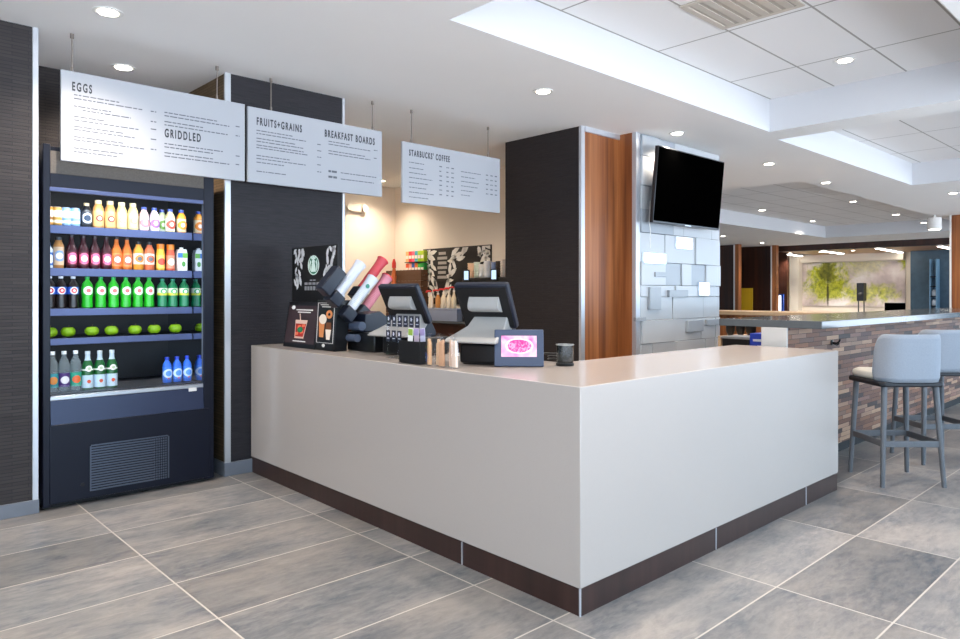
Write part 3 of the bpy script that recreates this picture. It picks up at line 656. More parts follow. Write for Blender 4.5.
b = MB(); spoly(b, [(.18 + .06 * math.cos(k * PI / 6), .87 + .045 * math.sin(k * PI / 6)) for k in range(12)], .003)
for u0, u1, v in ((.28, .8, .82), (.34, .74, .77), (.3, .7, .14)): spoly(b, [(u0, v - .011), (u1, v - .011), (u1, v + .011), (u0, v + .011)], .003)
b.build('lettering', cm('e4e2de', .6), t)
# box sign with hot drinks
pa, pb = onX(315, 350.5, SX + .0), onX(334, 353.5, SX + .0)
w = pa.y - pb.y; hS = .345
t = thing('counter_sign', 'narrow black box sign with pictures of coffee and a doughnut, next to the easel sign', 'sign', (pa.x, pb.y, CT))
lean = Matrix.Rotation(.06, 4, 'Y')
MB().prism([(0, 0), (.1, 0), (.13, hS), (.02, hS)], 0, w, 'y').build('body', M['black'], t, bevel=.003)
b = MB().box(-.0015, 0, .012, w - .012, .04, hS - .02).xf(lean); b.build('poster', mat('poster_black', '17181d', .4), t)
def ell2(b, u, v, ru, rv, o, n=16): spoly(b, [(u + ru * math.cos(k * 2 * PI / n), v + rv * math.sin(k * 2 * PI / n)) for k in range(n)], o)
b = MB(); spoly(b, [(.2, .26), (.42, .26), (.48, .66), (.14, .66)], .003); b.m(1); ell2(b, .36, .62, .2, .1, .0036); b.m(0); ell2(b, .68, .72, .17, .085, .003); b.m(2); ell2(b, .68, .72, .06, .03, .0036)
b.m(1); spoly(b, [(.58, .22), (.76, .22), (.82, .42), (.52, .42)], .003); b.m(3); spoly(b, [(.52, .42), (.82, .42), (.8, .56), (.54, .56)], .003)
b.build('drink_picture', [cm('d98a55'), cm('f0e0cf'), cm('1c1512'), cm('7a4a2f')], t)
b = MB(); spoly(b, [(.2, .9), (.8, .9), (.8, .915), (.2, .915)], .003); spoly(b, [(.28, .86), (.74, .86), (.74, .875), (.28, .875)], .003)
for q in ((.06, .15, .94, .158), (.06, .94, .94, .948), (.06, .15, .09, .948), (.91, .15, .94, .948)): spoly(b, [(q[0], q[1]), (q[2], q[1]), (q[2], q[3]), (q[0], q[3])], .003)
ell2(b, .45, .1, .08, .035, .003); b.build('lettering', cm('dcd9d6', .6), t)
# upright poster board with the round emblem
PX = SX + .15
pa, pb = onX(292, 300, PX), onX(337.5, 300, PX)
w = pa.y - pb.y; top = onX(300, 247.5, PX).z - CT; hS = top
lean = Matrix.Identity(4)
t = thing('poster_stand', 'tall black poster stand with white leaves and green emblem, behind the counter signs', 'poster', (PX, pb.y, CT))
MB().box(0, .012, 0, w, .05, hS).build('panel', mat('poster_matte', '101012', .55), t, bevel=.002)
MB().box(-.05, .1, w * .2, w * .8, 0, .012).box(.001, .011, w * .3, w * .7, .01, .06).build('foot', M['black'], t)
b = MB(); pl = lambda u, v: sg(u, v, .0016)
leaf_cluster(b, [(.08, .97), (.16, .9), (.28, .94), (.22, .87), (.1, .87), (.12, .71), (.08, .64), (.1, .93), (.18, .96), (.25, .9), (.14, .85), (.22, .82), (.1, .77), (.18, .74), (.12, .68), (.2, .66), (.14, .62), (.25, .97)], .05, pl)
leaf_cluster(b, [(.94, .97), (.8, .93), (.9, .86), (.84, .78), (.8, .75), (.78, .62), (.86, .97), (.92, .9), (.8, .86), (.88, .82), (.78, .78), (.84, .72), (.76, .68), (.72, .62), (.68, .57), (.93, .95), (.74, .73)], .05, pl)
b.build('leaf_print', cm('d6d7da', .6), t)
b = MB(); ell2(b, .5, .81, .125, .098, .0018, 28); b.m(1); ell2(b, .5, .81, .112, .088, .0024, 28); b.m(0)
def em(x, y): return (.5 + (x - .5) * .95, .81 + (y - .825) * .95)
def epoly(pts): spoly(b, [em(*p) for p in pts], .003)
epoly([(.5 + .036 * math.cos(k * PI / 8), .862 + .028 * math.sin(k * PI / 8)) for k in range(16)])
epoly([(.455, .888), (.545, .888), (.565, .925), (.52, .908), (.5, .932), (.48, .908), (.435, .925)]); epoly([(.465, .842), (.535, .842), (.56, .755), (.44, .755)])
for sgn in (-1, 1):
    epoly([(.5 + sgn * x, y) for x, y in ((.05, .86), (.075, .885), (.095, .83), (.08, .76), (.06, .775), (.068, .83))])
    epoly([(.5 + sgn * x, y) for x, y in ((.1, .875), (.118, .85), (.112, .785), (.098, .785), (.104, .84))])
b.build('emblem', [cm('cfe3dc', .5), cm('1d6b4e', .5)], t)
b = MB()
for u0, u1, v, h, n in ((.42, .56, .655, .012, 2), (.3, .74, .615, .024, 5), (.3, .74, .56, .04, 7)):
    for k in range(n):
        g0 = u0 + (u1 - u0) * k / n; g1 = g0 + (u1 - u0) / n * .78; spoly(b, [(g0, v), (g1, v), (g1, v + h), (g0, v + h)], .0018)
b.build('lettering', cm('8f9093', .6), t)

# slanted cup dispenser: four housings, each with its stack of cups

YA, YB = 4.1, 4.3
ang = math.radians(49); ax = Vector((math.cos(ang), 0, math.sin(ang))); up = Vector((-math.sin(ang), 0, math.cos(ang)))
tubes = [('w', onY(338, 294, YA), .275), ('w2', onY(350.5, 309, YA), .28), ('r', onY(361, 290, YB), .29), ('p', onY(365, 308, YB), .3)]
bx_, by_ = 2.665, 3.86
t = thing('cup_dispenser', 'black slanted cup dispenser with angled tubes, beside the counter signs', 'dispenser', (bx_, by_, CT))
O = Vector((bx_, by_, CT))
MB().box(.0, .3, 0, .33, 0, .13).build('base', M['black'], t, bevel=.01)
MB().prism([(.03, .13), (.29, .13), (.29, .18), (.16, .27), (.04, .25)], .16, .33, 'y').build('column', M['posd'], t, bevel=.006)
MB().lathe([(.03, 0), (.03, .16)], n=16).xf(Matrix.Translation((.0, .3, .17)) @ Matrix.Rotation(PI / 2, 4, 'X')).build('roll', cm('4a5468', .5), t)
MB().lathe([(.026, 0), (.026, .17)], n=16).xf(Matrix.Translation((-.03, .32, .09)) @ Matrix.Rotation(PI / 2, 4, 'X')).build('roll', cm('4a5468', .5), t)
def tube_box(p, a0, a1, hw=.055):
    b = MB(); b.box(a0, a1, -hw, hw, -hw, hw); b.xf(Matrix.Translation(p - O) @ Matrix.Rotation(-ang, 4, 'Y')); b.build('tube', M['posd'], t, bevel=.008)
for kd, p, L in tubes: tube_box(p, -.085, .0, .047)
tube_box(tubes[0][1] + up * .098, -.07, .13, .045)
CUPS = {'w': ('stack of plain white paper cups, highest in the dispenser', 'ccd1dc'), 'w2': ('stack of white paper cups with a small green emblem in the dispenser', 'd2d7de'), 'r': ('stack of red printed cups rising behind the white ones', 'c8434f'), 'p': ('stack of pink cups with a red rim, lowest in the dispenser', 'd58a9a')}
for kd, p, ln in tubes:
    lb, colr = CUPS[kd]; q0 = p + ax * .002
    st = thing('cup_stack', lb, 'cups', q0, 0, 'cup stacks in the dispenser'); st.rotation_euler = (0, PI / 2 - ang, 0)
    pr = []; k = int((ln - .06) / .012)
    for i in range(k): pr += [(.034, i * .012), (.0365, i * .012 + .008)]
    pr += [(.0365, ln - .05), (.041, ln - .01), (.0425, ln - .008), (.0425, ln), (.037, ln), (.034, ln - .06)]
    MB().lathe(pr, n=22).build('cup', cm(colr, .55), st)
    if kd in ('r', 'p'): MB().tube([(.0415 * math.cos(q * PI / 11), .0415 * math.sin(q * PI / 11), ln) for q in range(22)], .005, 6, True).build('rim', cm('d93a4a', .5), st)
    if kd == 'w2': MB().lathe([(.016, 0), (.016, .0012)], n=18).xf(Matrix.Translation((-.016, -.037, ln - .09)) @ Matrix.Rotation(PI / 2, 4, 'X')).build('emblem', cm('2f7f6a', .5), st)

# till terminals seen from behind
def till(label, x, y, rz):
    t = thing('till_terminal', label, 'till', (x, y, CT), rz, 'till terminals on the counter')
    MB().box(0, .3, -.16, .165, .006, .115).build('base', M['black'], t, bevel=.015, seg=3)
    MB().box(.02, .28, -.15, .15, 0, .008).build('foot', M['mblack'], t)
    secs = []
    for x_, z, hw, th in ((-.075, .128, .19, .012), (-.05, .145, .185, .03), (.0, .17, .165, .055), (.05, .21, .13, .075), (.085, .26, .115, .08), (.12, .31, .11, .07)):
        e_ = (hw - .11) * .45; secs.append([(x_, -min(hw, .09), z), (x_, hw + e_, z), (x_ + th * .9, hw + e_, z - th * .75), (x_ + th * .9, -min(hw, .09), z - th * .75)])
    MB().loft(secs).build('stand', M['pos'], t, bevel=.006)
    MB().prism([(-.03, .115), (.24, .115), (.24, .15), (.16, .25), (.14, .24), (.05, .165)], -.088, .15, 'y').build('stand_side', M['posd'], t, bevel=.006)
    a = math.atan2(.24, .14); R = Matrix.Translation((.075, 0, .325)) @ Matrix.Rotation(PI / 2 - a, 4, 'Y').inverted()
    b = MB().box(-.02, .02, -.13, .195, -.14, .14).xf(R); b.build('display', M['posd'], t, bevel=.01, seg=3)
    b = MB().box(.0205, .0215, -.115, .18, -.12, .12).xf(R); b.build('screen', M['tv'], t)
    b = MB().box(-.0245, -.0205, -.12, .185, -.125, .125).xf(R); b.build('back_cover', M['mblack'], t, bevel=.003)
    b = MB(); pr = [(-.025 - .045 * math.sin(q * PI / 8), .07 - .1 * (q / 8)) for q in range(9)]
    b.prism(pr, -.07, .115, 'y').xf(R); b.build('hub', M['pos'], t, bevel=.003)
    return t
till('black till terminal with a grey swooping stand, nearer the upright tablet', 2.645, 2.775, .35)
till('black till terminal with a grey swooping stand, next to the cup dispenser', 2.66, 3.56, .2)

# clear rack of small dark cards
rk = on_counter(384, 358); ry1 = rk.y; ry0 = on_counter(418, 362).y; rx = rk.x + .015
t = thing('card_rack', 'clear plastic rack of small dark cards in front of the till beside the cup dispenser', 'rack', (rx, ry0, CT))
w = ry1 - ry0
b = MB()
for i in range(4): b.box(-.004, 0, .01 + i * w * .3, .016 + i * w * .3, 0, .25)
b.build('upright', M['clear'], t)
MB().box(-.012, .06, 0, w, 0, .004).build('base', M['clear'], t); MB().box(-.008, .004, 0, w, .1, .103).box(-.004, .008, 0, w, .19, .193).build('ledge', M['clear'], t)
cards = []
for tier, z, n, xo in ((0, .1035, 3, -.0075), (1, .1935, 6, -.0035)):
    for i in range(n):
        y = ry1 - (.03 + i * (w - .06) / 5)
        g = thing('gift_card', '', 'card', (rx + xo + .002, y, CT + z), 0, 'small dark cards in the clear rack')
        MB().box(-.001, .0005, -.02, .02, 0, .066).build('card', cm('23263a', .4), g)
        b = MB(); b.add([(-.0016, .010 * math.cos(k * PI / 5) * (1 if k % 2 else .6), .045 + .012 * math.sin(k * PI / 5)) for k in range(10)], [tuple(range(10))]); b.box(-.0016, -.001, -.012, .012, .016, .02).build('print', cm('cfd2e0', .5), g)
        g['label'] = ('small dark card, %s in the top row of the clear rack, from the cup dispenser' % ords(6)[i]) if tier else ('small dark card with a white mark, %s in the lower row of the clear rack' % ords(3)[i])
# leaflet caddy
lp = on_counter(399, 362.5); ly1 = lp.y; ly0 = on_counter(419, 365).y; lx = lp.x
t = thing('leaflet_caddy', 'small black open-topped caddy of leaflets between the two tills', 'caddy', (lx, ly0, CT)); w = ly1 - ly0
MB().box(0, .004, 0, w, .002, .125).box(.08, .084, 0, w, .002, .125).box(.004, .08, 0, .004, .002, .125).box(.004, .08, w - .004, w, .002, .125).box(.004, .08, .004, w - .004, .002, .006).build('body', M['mblack'], t, bevel=.001)
for i, (u, x, c, tilt, lb) in enumerate(((.62, .02, 'f0eee8', .12, 'white leaflet with a green and orange corner standing in the black caddy'), (.4, .04, 'c9b6c4', -.05, 'pale mauve leaflet in the middle of the black caddy'), (.2, .06, 'd9d9ec', -.16, 'pale lilac leaflet leaning at the back of the black caddy'))):
    g = thing('leaflet', lb, 'leaflet', (lx + x, ly0 + u * w, CT + .0065)); g.rotation_euler = (tilt * .5, .0, 0)
    MB().box(-.0008, .0008, -.022, .022, .002, .19).build('sheet', cm(c, .6), g)
    b = MB().box(-.0014, -.0009, -.02, .02, .15, .186); b.m(1).box(-.0014, -.0009, -.016, .01, .09, .11); b.build('print', [cm('8fae3f' if i == 0 else 'a99ac4', .6), cm('d98a5f' if i == 0 else 'b9a6c0', .6)], g)
# biscotti bags in a clear tray
bp = on_counter(424, 365.5); by1 = bp.y; by0 = on_counter(455, 369).y; bx = bp.x + .02
for i in range(5):
    u = i / 4; y = by1 - .02 - u * (by1 - by0 - .04)
    g = thing('biscuit_bag', ['clear tied bag of long pale biscuits, %s from the leaflet caddy' % s for s in ords(5)][i], 'bag', (bx + (.022 if i % 2 else 0), y, CT), .2 * (i % 3 - 1), 'clear bags of biscuits on the counter')
    b = MB()
    for j in range(3):
        n0 = len(b.v); b.box(-.0085, .0085, -.0065, .0065, .004, .125 + .01 * ((i + j) % 3)); b.xf(Matrix.Translation((.002 * j, -.012 + j * .012, 0)) @ Matrix.Rotation(.03 * (j - 1), 4, 'X'), n0)
    b.build('biscuit', cm(['dcae82', 'e3bd98', 'd0a07c', 'e2bfa6', 'ead0bc'][i], .7), g, bevel=.004)
    MB().loft([[(-.012, -.02, 0), (.012, -.02, 0), (.012, .02, 0), (-.012, .02, 0)], [(-.015, -.022, .07), (.014, -.021, .07), (.014, .021, .07), (-.014, .021, .07)], [(-.009, -.016, .145), (.009, -.016, .145), (.009, .016, .145), (-.009, .016, .145)], [(-.003, -.005, .156), (.003, -.005, .156), (.003, .005, .156), (-.003, .005, .156)], [(-.008, -.018, .178), (.008, -.018, .178), (.008, .018, .178), (-.008, .018, .178)]]).build('wrapper', M['clear'], g)
    MB().tube([(.005 * math.cos(k), .007 * math.sin(k), .156) for k in [q * 2 * PI / 10 for q in range(10)]], .0018, 5, True).build('tie', cm('8b8f9c', .5), g)
# tablet on its stand
tp = onZ(519, 367.3, CT)
t = thing('tablet_display', 'framed tablet showing a pink screen, tilted on the counter beside the glass jar', 'tablet', (tp.x, tp.y, CT + .005), YAW - PI / 2 - .05)
R = Matrix.Rotation(-.28, 4, 'X'); tw_, th_ = .131, .2
b = MB().box(-tw_, tw_, 0, .016, 0, th_).xf(R); b.build('frame', mat('slate_frame', '3c465c', .4), t, bevel=.004)
s_ = MB().box(-.094, .094, -.0012, .0, -.057, .057).build('screen', M['pink'], t); s_.location = R @ Vector((0, -.0004, .108)); s_.rotation_euler = (-.28, 0, 0)
MB().prism([(.03, -.005), (.085, -.005), (.085, .004), (.062, .12), (.05, .12)], .03, .1, 'x').build('stand', M['black'], t)
# glass jar with black foot
jp = onZ(565, 365.5, CT)
t = thing('glass_jar', 'small clear glass jar on a black foot beside the pink tablet', 'jar', (jp.x, jp.y, CT))
MB().lathe([(.047, 0), (.049, .004), (.049, .014), (.046, .016)], n=28).build('foot', M['black'], t)
MB().lathe([(.044, .0165), (.046, .02), (.046, .106), (.0485, .11), (.0485, .113), (.043, .113), (.043, .022), (.041, .02)], n=28).build('glass', M['glass'], t)
b = MB().tube([(.047 * math.cos(q * PI / 14), .047 * math.sin(q * PI / 14), .113) for q in range(28)], .003, 6, True)
b.build('rim', M['steel'], t)
cp = onZ(556, 361, CT); pts = []
for q in range(46):
    a = q * .42; pts.append((cp.x + .02 * math.sin(a * .31) + .06 * math.cos(a), cp.y + .045 * math.sin(a) + .01 * math.cos(a * .5), CT + .006 + .0011 * q))
tag(MB().tube(pts, .005, 7).build('cable_coil', M['black']), 'coil of black cable lying on the counter behind the glass jar', 'cable')

# ------------------------------------------------------------------ wall television
ya = ty - .16
tl, tr, bl, br = onY(655, 145.5, ya), onY(721, 164, ya), onY(650, 221.5, ya), onY(717, 231.5, ya)
W_ = tr.x - tl.x; H_ = tl.z - bl.z
t = thing('television', 'large black flat television on the white block wall, tilted slightly down', 'television', ((tl.x + tr.x) / 2 - .01, ty, bl.z))
R = Matrix.Translation((0, -.12, 0)) @ Matrix.Rotation(.09, 4, 'X')
b = MB().box(-W_ / 2, W_ / 2, -.02, .02, 0, H_).xf(R); b.build('housing', M['bezel'], t, bevel=.004)
b = MB().box(-W_ / 2 + .01, W_ / 2 - .01, -.0225, -.02, .022, H_ - .012).xf(R); b.build('screen', M['tv'], t)
b = MB().box(-.06, .06, -.024, -.0205, .004, .014).xf(R); b.build('badge', M['steel'], t)
MB().box(-.3, .3, -.06, -.036, H_ * .3, H_ * .75).box(-.26, -.2, -.12, -.05, H_ * .35, H_ * .72).box(.2, .26, -.12, -.05, H_ * .35, H_ * .72).build('wall_bracket', M['bezel'], t)
MB().tube([(-W_ / 2 + .1, -.045, H_ * .3), (-W_ / 2 + .09, -.04, .02), (-W_ / 2 + .12, -.036, -.08), (-W_ / 2 + .11, -.036, -.25)], .004, 6).build('cable', M['white'], t)

# ------------------------------------------------------------------ bar island
BZ = 1.155; bx0 = 5.218; bx1 = 11.5; bf = 2.0; bb_ = 2.789; wf = 2.255
t = thing('bar_island', 'long bar faced in stacked wood blocks under a grey slab top, behind the bar stools', 'bar', (bx0, wf, 0))
MB().box(.022, bx1 - bx0 - .1, 0, .19, .1, BZ - .056).build('wood_front', M['barwood'], t)
MB().box(0.0, .022, -.004, .19, 0, BZ - .056).build('end_panel', cm('bdbbb8', .6), t, bevel=.002)
MB().box(.06, bx1 - bx0 - .1, .05, .17, 0, .1).build('plinth', M['mblack'], t)
b = MB().prism([(0, bf - wf), (bx1 - bx0, bf - wf), (bx1 - bx0, bb_ - wf), (-.0, bb_ - wf)], BZ - .056, BZ, 'z'); b.build('slab', M['slab'], t, bevel=.004)
for x in (bx0 + 1.0, bx0 + 1.62, bx0 + 2.9): MB().box(x - .02 - bx0, x + .02 - bx0, .14, .19, BZ - .4, BZ - .06).build('support', M['mblack'], t)
for i, px in enumerate((831.5, 877.5)):
    p = onY(px, 342.5, wf); hk = thing('coat_hook', ['black coat hook on the wood bar front behind the first bar stool', 'black coat hook on the wood bar front above the first stool seat'][1 - (i == 0)] if i else 'black coat hook on the wood bar front, nearest the end of the service counter', 'hook', (p.x, wf, p.z), 0, 'coat hooks under the bar top')
    MB().lathe([(.024, 0), (.024, .006), (.018, .01)], n=18).xf(Matrix.Rotation(PI / 2, 4, 'X')).build('rose', M['black'], hk)
    MB().tube([(0, -.006, 0), (0, -.04, -.004), (0, -.062, .012), (0, -.066, .03)], .008, 8).tube([(.0, -.008, -.005), (.02, -.035, -.02), (.03, -.05, -.006)], .006, 8).build('peg', M['black'], hk)
# low back bar behind the slab, with what stands on it
t = thing('back_bar_shelf', 'pale wooden open shelf unit inside the bar, seen below the slab', 'shelf unit', (6.75, 3.28, 0))
MB().box(0, .5, 0, .34, .895, .92).box(0, .5, 0, .34, .6, .62).box(0, .03, 0, .03, 0, .895).box(.47, .5, 0, .03, 0, .895).box(0, .5, .31, .34, 0, .895).build('carcass', M['oak'], t, bevel=.003)
for i, (y, h, r) in enumerate(((3.34, .12, .055), (3.45, .14, .05), (3.56, .12, .05))):
    g = thing('bar_bowl', ['black bar bowl at the end of the pale shelf inside the bar', 'black bar bowl in the middle of the pale shelf inside the bar', 'black bar bowl deepest on the pale shelf inside the bar'][i], 'bowl', (6.9, y, .921), 0, 'black bowls inside the bar')
    MB().lathe([(r * .5, 0), (r * .9, h * .4), (r, h), (r * .94, h), (r * .8, h * .4), (r * .4, .01)], n=20).build('bowl', M['black'], g)
p = onZ(755, 345, .93)
t = thing('blue_carton', 'bright blue carton with white lines under the bar slab', 'carton', (6.05, 2.72, .6))
MB().box(0, .3, 0, .22, 0, .4).build('box', cm('1f3fb4', .45), t, bevel=.004)
b = MB().box(-.002, -.0004, .03, .19, .33, .35).box(-.002, -.0004, .03, .15, .28, .295); b.m(1).box(-.002, -.0004, .03, .08, .18, .24).box(-.002, -.0004, .12, .17, .18, .24); b.build('print', [cm('dfe4f2', .5), cm('8f6f4a', .5)], t)
t = thing('bar_rack', 'dark metal rack with cups inside the bar beside the blue carton', 'rack', (6.1, 2.97, .6))
MB().box(0, .3, 0, .26, 0, .34).build('body', M['black'], t, bevel=.006); MB().box(-.01, .31, -.01, .27, .34, .36).build('rim', M['steel'], t)
t = thing('under_bar_cabinet', 'low steel work cabinet inside the bar', 'cabinet', (6.0, 2.66, 0)); MB().box(0, .5, 0, .65, .05, .6).build('carcass', M['steel'], t, bevel=.004); MB().box(.03, .47, .03, .62, 0, .05).build('plinth', M['mblack'], t)
# far arm of the bar
fb_ = thing('far_bar_counter', 'distant beige bar counter behind the grey slab top', 'counter', (9.3, 3.1, 0))
MB().box(0, .6, 0, 3.4, 0, 1.07).build('body', M['wood'], fb_); MB().box(-.04, .64, -.04, 3.44, 1.06, 1.11).build('top', M['oak'], fb_, bevel=.004)

# ------------------------------------------------------------------ bar stools
def make_stool():
    t = thing('bar_stool', '', 'bar stool', (0, 0, 0), 0, 'upholstered bar stools at the bar')
    # local: the back is at -y, the seat faces +y
    feet = [(-.215, -.215), (.215, -.215), (.215, .215), (-.215, .215)]; tops = [(-.18, -.175), (.18, -.175), (.185, .18), (-.185, .18)]
    for (fx, fy), (ux, uy) in zip(feet, tops):
        s = 1 if fx > 0 else -1
        secs = []
        for f, r in ((0, .015), (1, .021)):
            x, y, z = fx + (ux - fx) * f, fy + (uy - fy) * f, .715 * f
            secs.append([(x + r * math.cos(k * PI / 5), y + r * math.sin(k * PI / 5), z) for k in range(10)])
        MB().loft(secs).build('leg', M['stoolleg'], t)
    def at(i, z):
        f = z / .715; return (feet[i][0] + (tops[i][0] - feet[i][0]) * f, feet[i][1] + (tops[i][1] - feet[i][1]) * f, z)
    for i, j, z in ((0, 1, .3), (1, 2, .3), (2, 3, .3), (3, 0, .3)):
        a, c = Vector(at(i, z)), Vector(at(j, z)); d = (c - a).normalized(); n = Vector((-d.y, d.x, 0)); b = MB()
        b.loft([[tuple(p + n * .008 + Vector((0, 0, .022))), tuple(p - n * .008 + Vector((0, 0, .022))), tuple(p - n * .008 - Vector((0, 0, .022))), tuple(p + n * .008 - Vector((0, 0, .022)))] for p in (a, c)])
        b.build('stretcher', M['stoolleg'], t, bevel=.003)
    MB().prism([(-.23, -.19), (-.2, -.225), (.2, -.225), (.23, -.19), (.235, .2), (.2, .235), (-.2, .235), (-.235, .2)], .7, .735, 'z').build('seat_shell', M['seatb'], t, bevel=.01, seg=3)
    b = MB(); sec = lambda s, z: [(x * s, y * s, z) for x, y in [(-.2, -.16), (-.17, -.19), (.17, -.19), (.2, -.16), (.215, .18), (.18, .22), (-.18, .22), (-.215, .18)]]
    b.loft([sec(.97, .735), sec(1.02, .755), sec(1., .785), sec(.9, .798)]).build('seat_cushion', M['seatf'], t, bevel=.008, seg=3)
    # wrap-round back
    N = 22; secs = []
    for k in range(N + 1):
        u = k / N * 2 - 1; a = u * 1.12
        x = .212 * math.sin(a) / math.sin(1.12) * (1 if abs(u) < 1 else 1); y = -.232 + .15 * (abs(u) ** 4)
        nx, ny = math.sin(a * .9), -math.cos(a * .9); th = .026
        top = 1.075 - .05 * max(0, (abs(u) - .86) / .14) ** 2; bot = .728
        q = []
        for z, o, sh in ((bot, .0, -.0), (bot + .004, th, 0), (bot + .2, th + .0, .012), (top - .015, th, .03), (top, th * .45, .03), (top - .015, -th, .03), (bot + .2, -th, .012), (bot + .02, -th, 0)):
            q.append((x * (1.04 - .1 * (z - bot) / .4) + nx * o, y + ny * o - sh, z))
        secs.append(q)
    MB().loft(secs).build('backrest', M['fabric'], t, sub=1)
    return t
st = make_stool()
fs = [onZ(850, 472.5, 0), onZ(881.5, 487, 0), onZ(944, 487, 0)]
sc_ = (fs[0] + fs[2]) / 2; rz = math.atan2((fs[0] - fs[1]).y, (fs[0] - fs[1]).x) - PI / 2 - .0
ef = fs[2] - fs[1]; rz = math.atan2(ef.y, ef.x)
st.location = (sc_.x, sc_.y, 0); st.rotation_euler = (0, 0, rz); st['label'] = 'pale blue-grey upholstered bar stool nearest the service counter'
dup(st, (sc_.x + .95, sc_.y + .0, 0), 'pale blue-grey upholstered bar stool half hidden behind the first one')

# ------------------------------------------------------------------ kitchen back counter and its things
KC = 1.0; kx = KX - .62
t = thing('back_counter', 'dark back counter along the cream kitchen wall', 'counter', (kx, 5.7, 0))
MB().box(.02, .6, 0, 3.1, .1, KC - .03).build('cabinet', M['dwood'], t); MB().box(0, .6, 0, 3.1, KC - .03, KC).build('top', M['slab'], t, bevel=.003); MB().box(.06, .58, 0, 3.1, 0, .1).build('plinth', M['mblack'], t)
t = thing('back_side_counter', 'dark side counter below the emergency light on the cream wall', 'counter', (3.6, KY - .64, 0))
MB().box(0, 2.2, .02, .6, .1, KC - .03).build('cabinet', M['dwood'], t); MB().box(0, 2.2, 0, .6, KC - .03, KC).build('top', M['slab'], t, bevel=.003); MB().box(0, 2.2, .06, .58, 0, .1).build('plinth', M['mblack'], t)
# chalkboard poster on the back wall
qa, qb = onX(424, 249.5, KX), onX(492, 245, KX)
w = qa.y - qb.y; ztop = qa.z; hS = .8
t = thing('wall_poster', 'wide black poster with white leaf sprays and lines of lettering on the cream kitchen wall', 'poster', (KX, qb.y, ztop - hS))
lean = Matrix.Identity(4)
MB().box(-.016, -.001, 0, w, 0, hS).build('panel', mat('chalk_black', '1d1a18', .55), t)
def sg(u, v, o=.0028): return (-.016 - o, w - u * w, v * hS)
b = MB(); pl = lambda u, v: sg(u, v, .0016)
def leafs(b, pts, s, seed, asp):
    rnd = random.Random(seed)
    for u, v in pts:
        a = rnd.uniform(0, 3.1); L = s * rnd.uniform(.7, 1.3); wd = L * .34; c, d = math.cos(a), math.sin(a)
        b.add([sg(min(.99, max(.01, u + (x * c - y * d) * asp)), min(.985, max(.015, v + x * d + y * c)), .0016) for x, y in ((-L, 0), (-L * .4, wd), (L * .3, wd * .9), (L, 0), (L * .3, -wd * .9), (-L * .4, -wd))], [(0, 1, 2, 3, 4, 5)])
asp = hS / w
leafs(b, [(.04, .92), (.1, .95), (.16, .93), (.12, .84), (.05, .8), (.14, .74), (.08, .68), (.04, .6), (.12, .58), (.17, .66), (.1, .48), (.16, .42), (.13, .3), (.2, .34), (.08, .4), (.16, .22), (.12, .16)], .125, 4, asp)
leafs(b, [(.5, .94), (.54, .86), (.47, .82), (.43, .76), (.48, .7), (.42, .64), (.46, .56), (.4, .5), (.42, .42), (.38, .34), (.42, .28), (.36, .22), (.58, .8), (.62, .94), (.66, .98), (.9, .95), (.95, .88), (.86, .86), (.97, .97), (.92, .8), (.84, .92), (.96, .76)], .115, 8, asp)
b.build('leaf_print', cm('e6e2da', .6), t)
b = MB()
for i, (u0, u1) in enumerate(((.25, .36), (.23, .38), (.24, .37), (.23, .38), (.24, .36), (.23, .38))):
    v = .88 - i * .085; b.add([sg(u0, v), sg(u1, v), sg(u1, v + .05), sg(u0, v + .05)], [(0, 1, 2, 3)])
b.build('lettering', cm('a9a49c', .6), t)
# coloured flavour packs on the wall rack
t = thing('wall_rack', 'small wall rack holding bright packets beside the black poster', 'rack', (KX, onX(420, 260, KX).y, onX(420, 274, KX).z))
p0 = onX(407, 260, KX - .06); p1 = onX(425, 260, KX - .06); wy = p0.y - p1.y; zb = onX(420, 274, KX - .06).z; zm = onX(420, 261.5, KX - .06).z; zt = onX(420, 250, KX - .06).z
t.location = (KX, p1.y, zb - .012)
MB().box(-.1, 0, -.01, wy + .01, 0, .01).box(-.1, 0, -.01, wy + .01, zm - zb + .0, zm - zb + .01).box(-.006, -.001, -.01, wy + .01, 0, zt - zb).build('frame', M['black'], t)
cols = [['e85a2a', 'f0a08a', '2f5ab0', 'e8782a', '2fae3f', '1f9a3a'], ['f0b070', 'e8323a', 'f05a7a', '3aa6b4', '9ac02f', 'b0c81f']]
for r in range(2):
    for i in range(6):
        z0 = (zb - .0015) if r == 0 else (zm + .0); z0 = t.location.z + (.011 if r == 0 else zm - zb + .011)
        hh = (zm - zb - .02) if r == 0 else (zt - zm - .012); y = p0.y - (i + .5) * wy / 6
        g = thing('drink_packet', '%s packet, %s along the %s row of the wall rack from the cream corner' % (['orange', 'salmon', 'blue', 'dark orange', 'green', 'deep green', 'tan', 'red', 'rose', 'teal', 'lime', 'yellow-green'][r * 6 + i], ords(6)[i], 'upper' if r else 'lower'), 'packet', (KX - .05, y, z0), 0, 'bright packets on the wall rack')
        MB().box(-.035, .035, -wy / 12 + .001, wy / 12 - .001, 0, hh).build('packet', cm(cols[r][i], .5), g, bevel=.003)
        MB().box(-.0362, -.0352, -wy / 12 + .006, wy / 12 - .006, hh * .3, hh * .6).build('print', cm('efe6d8', .5), g)
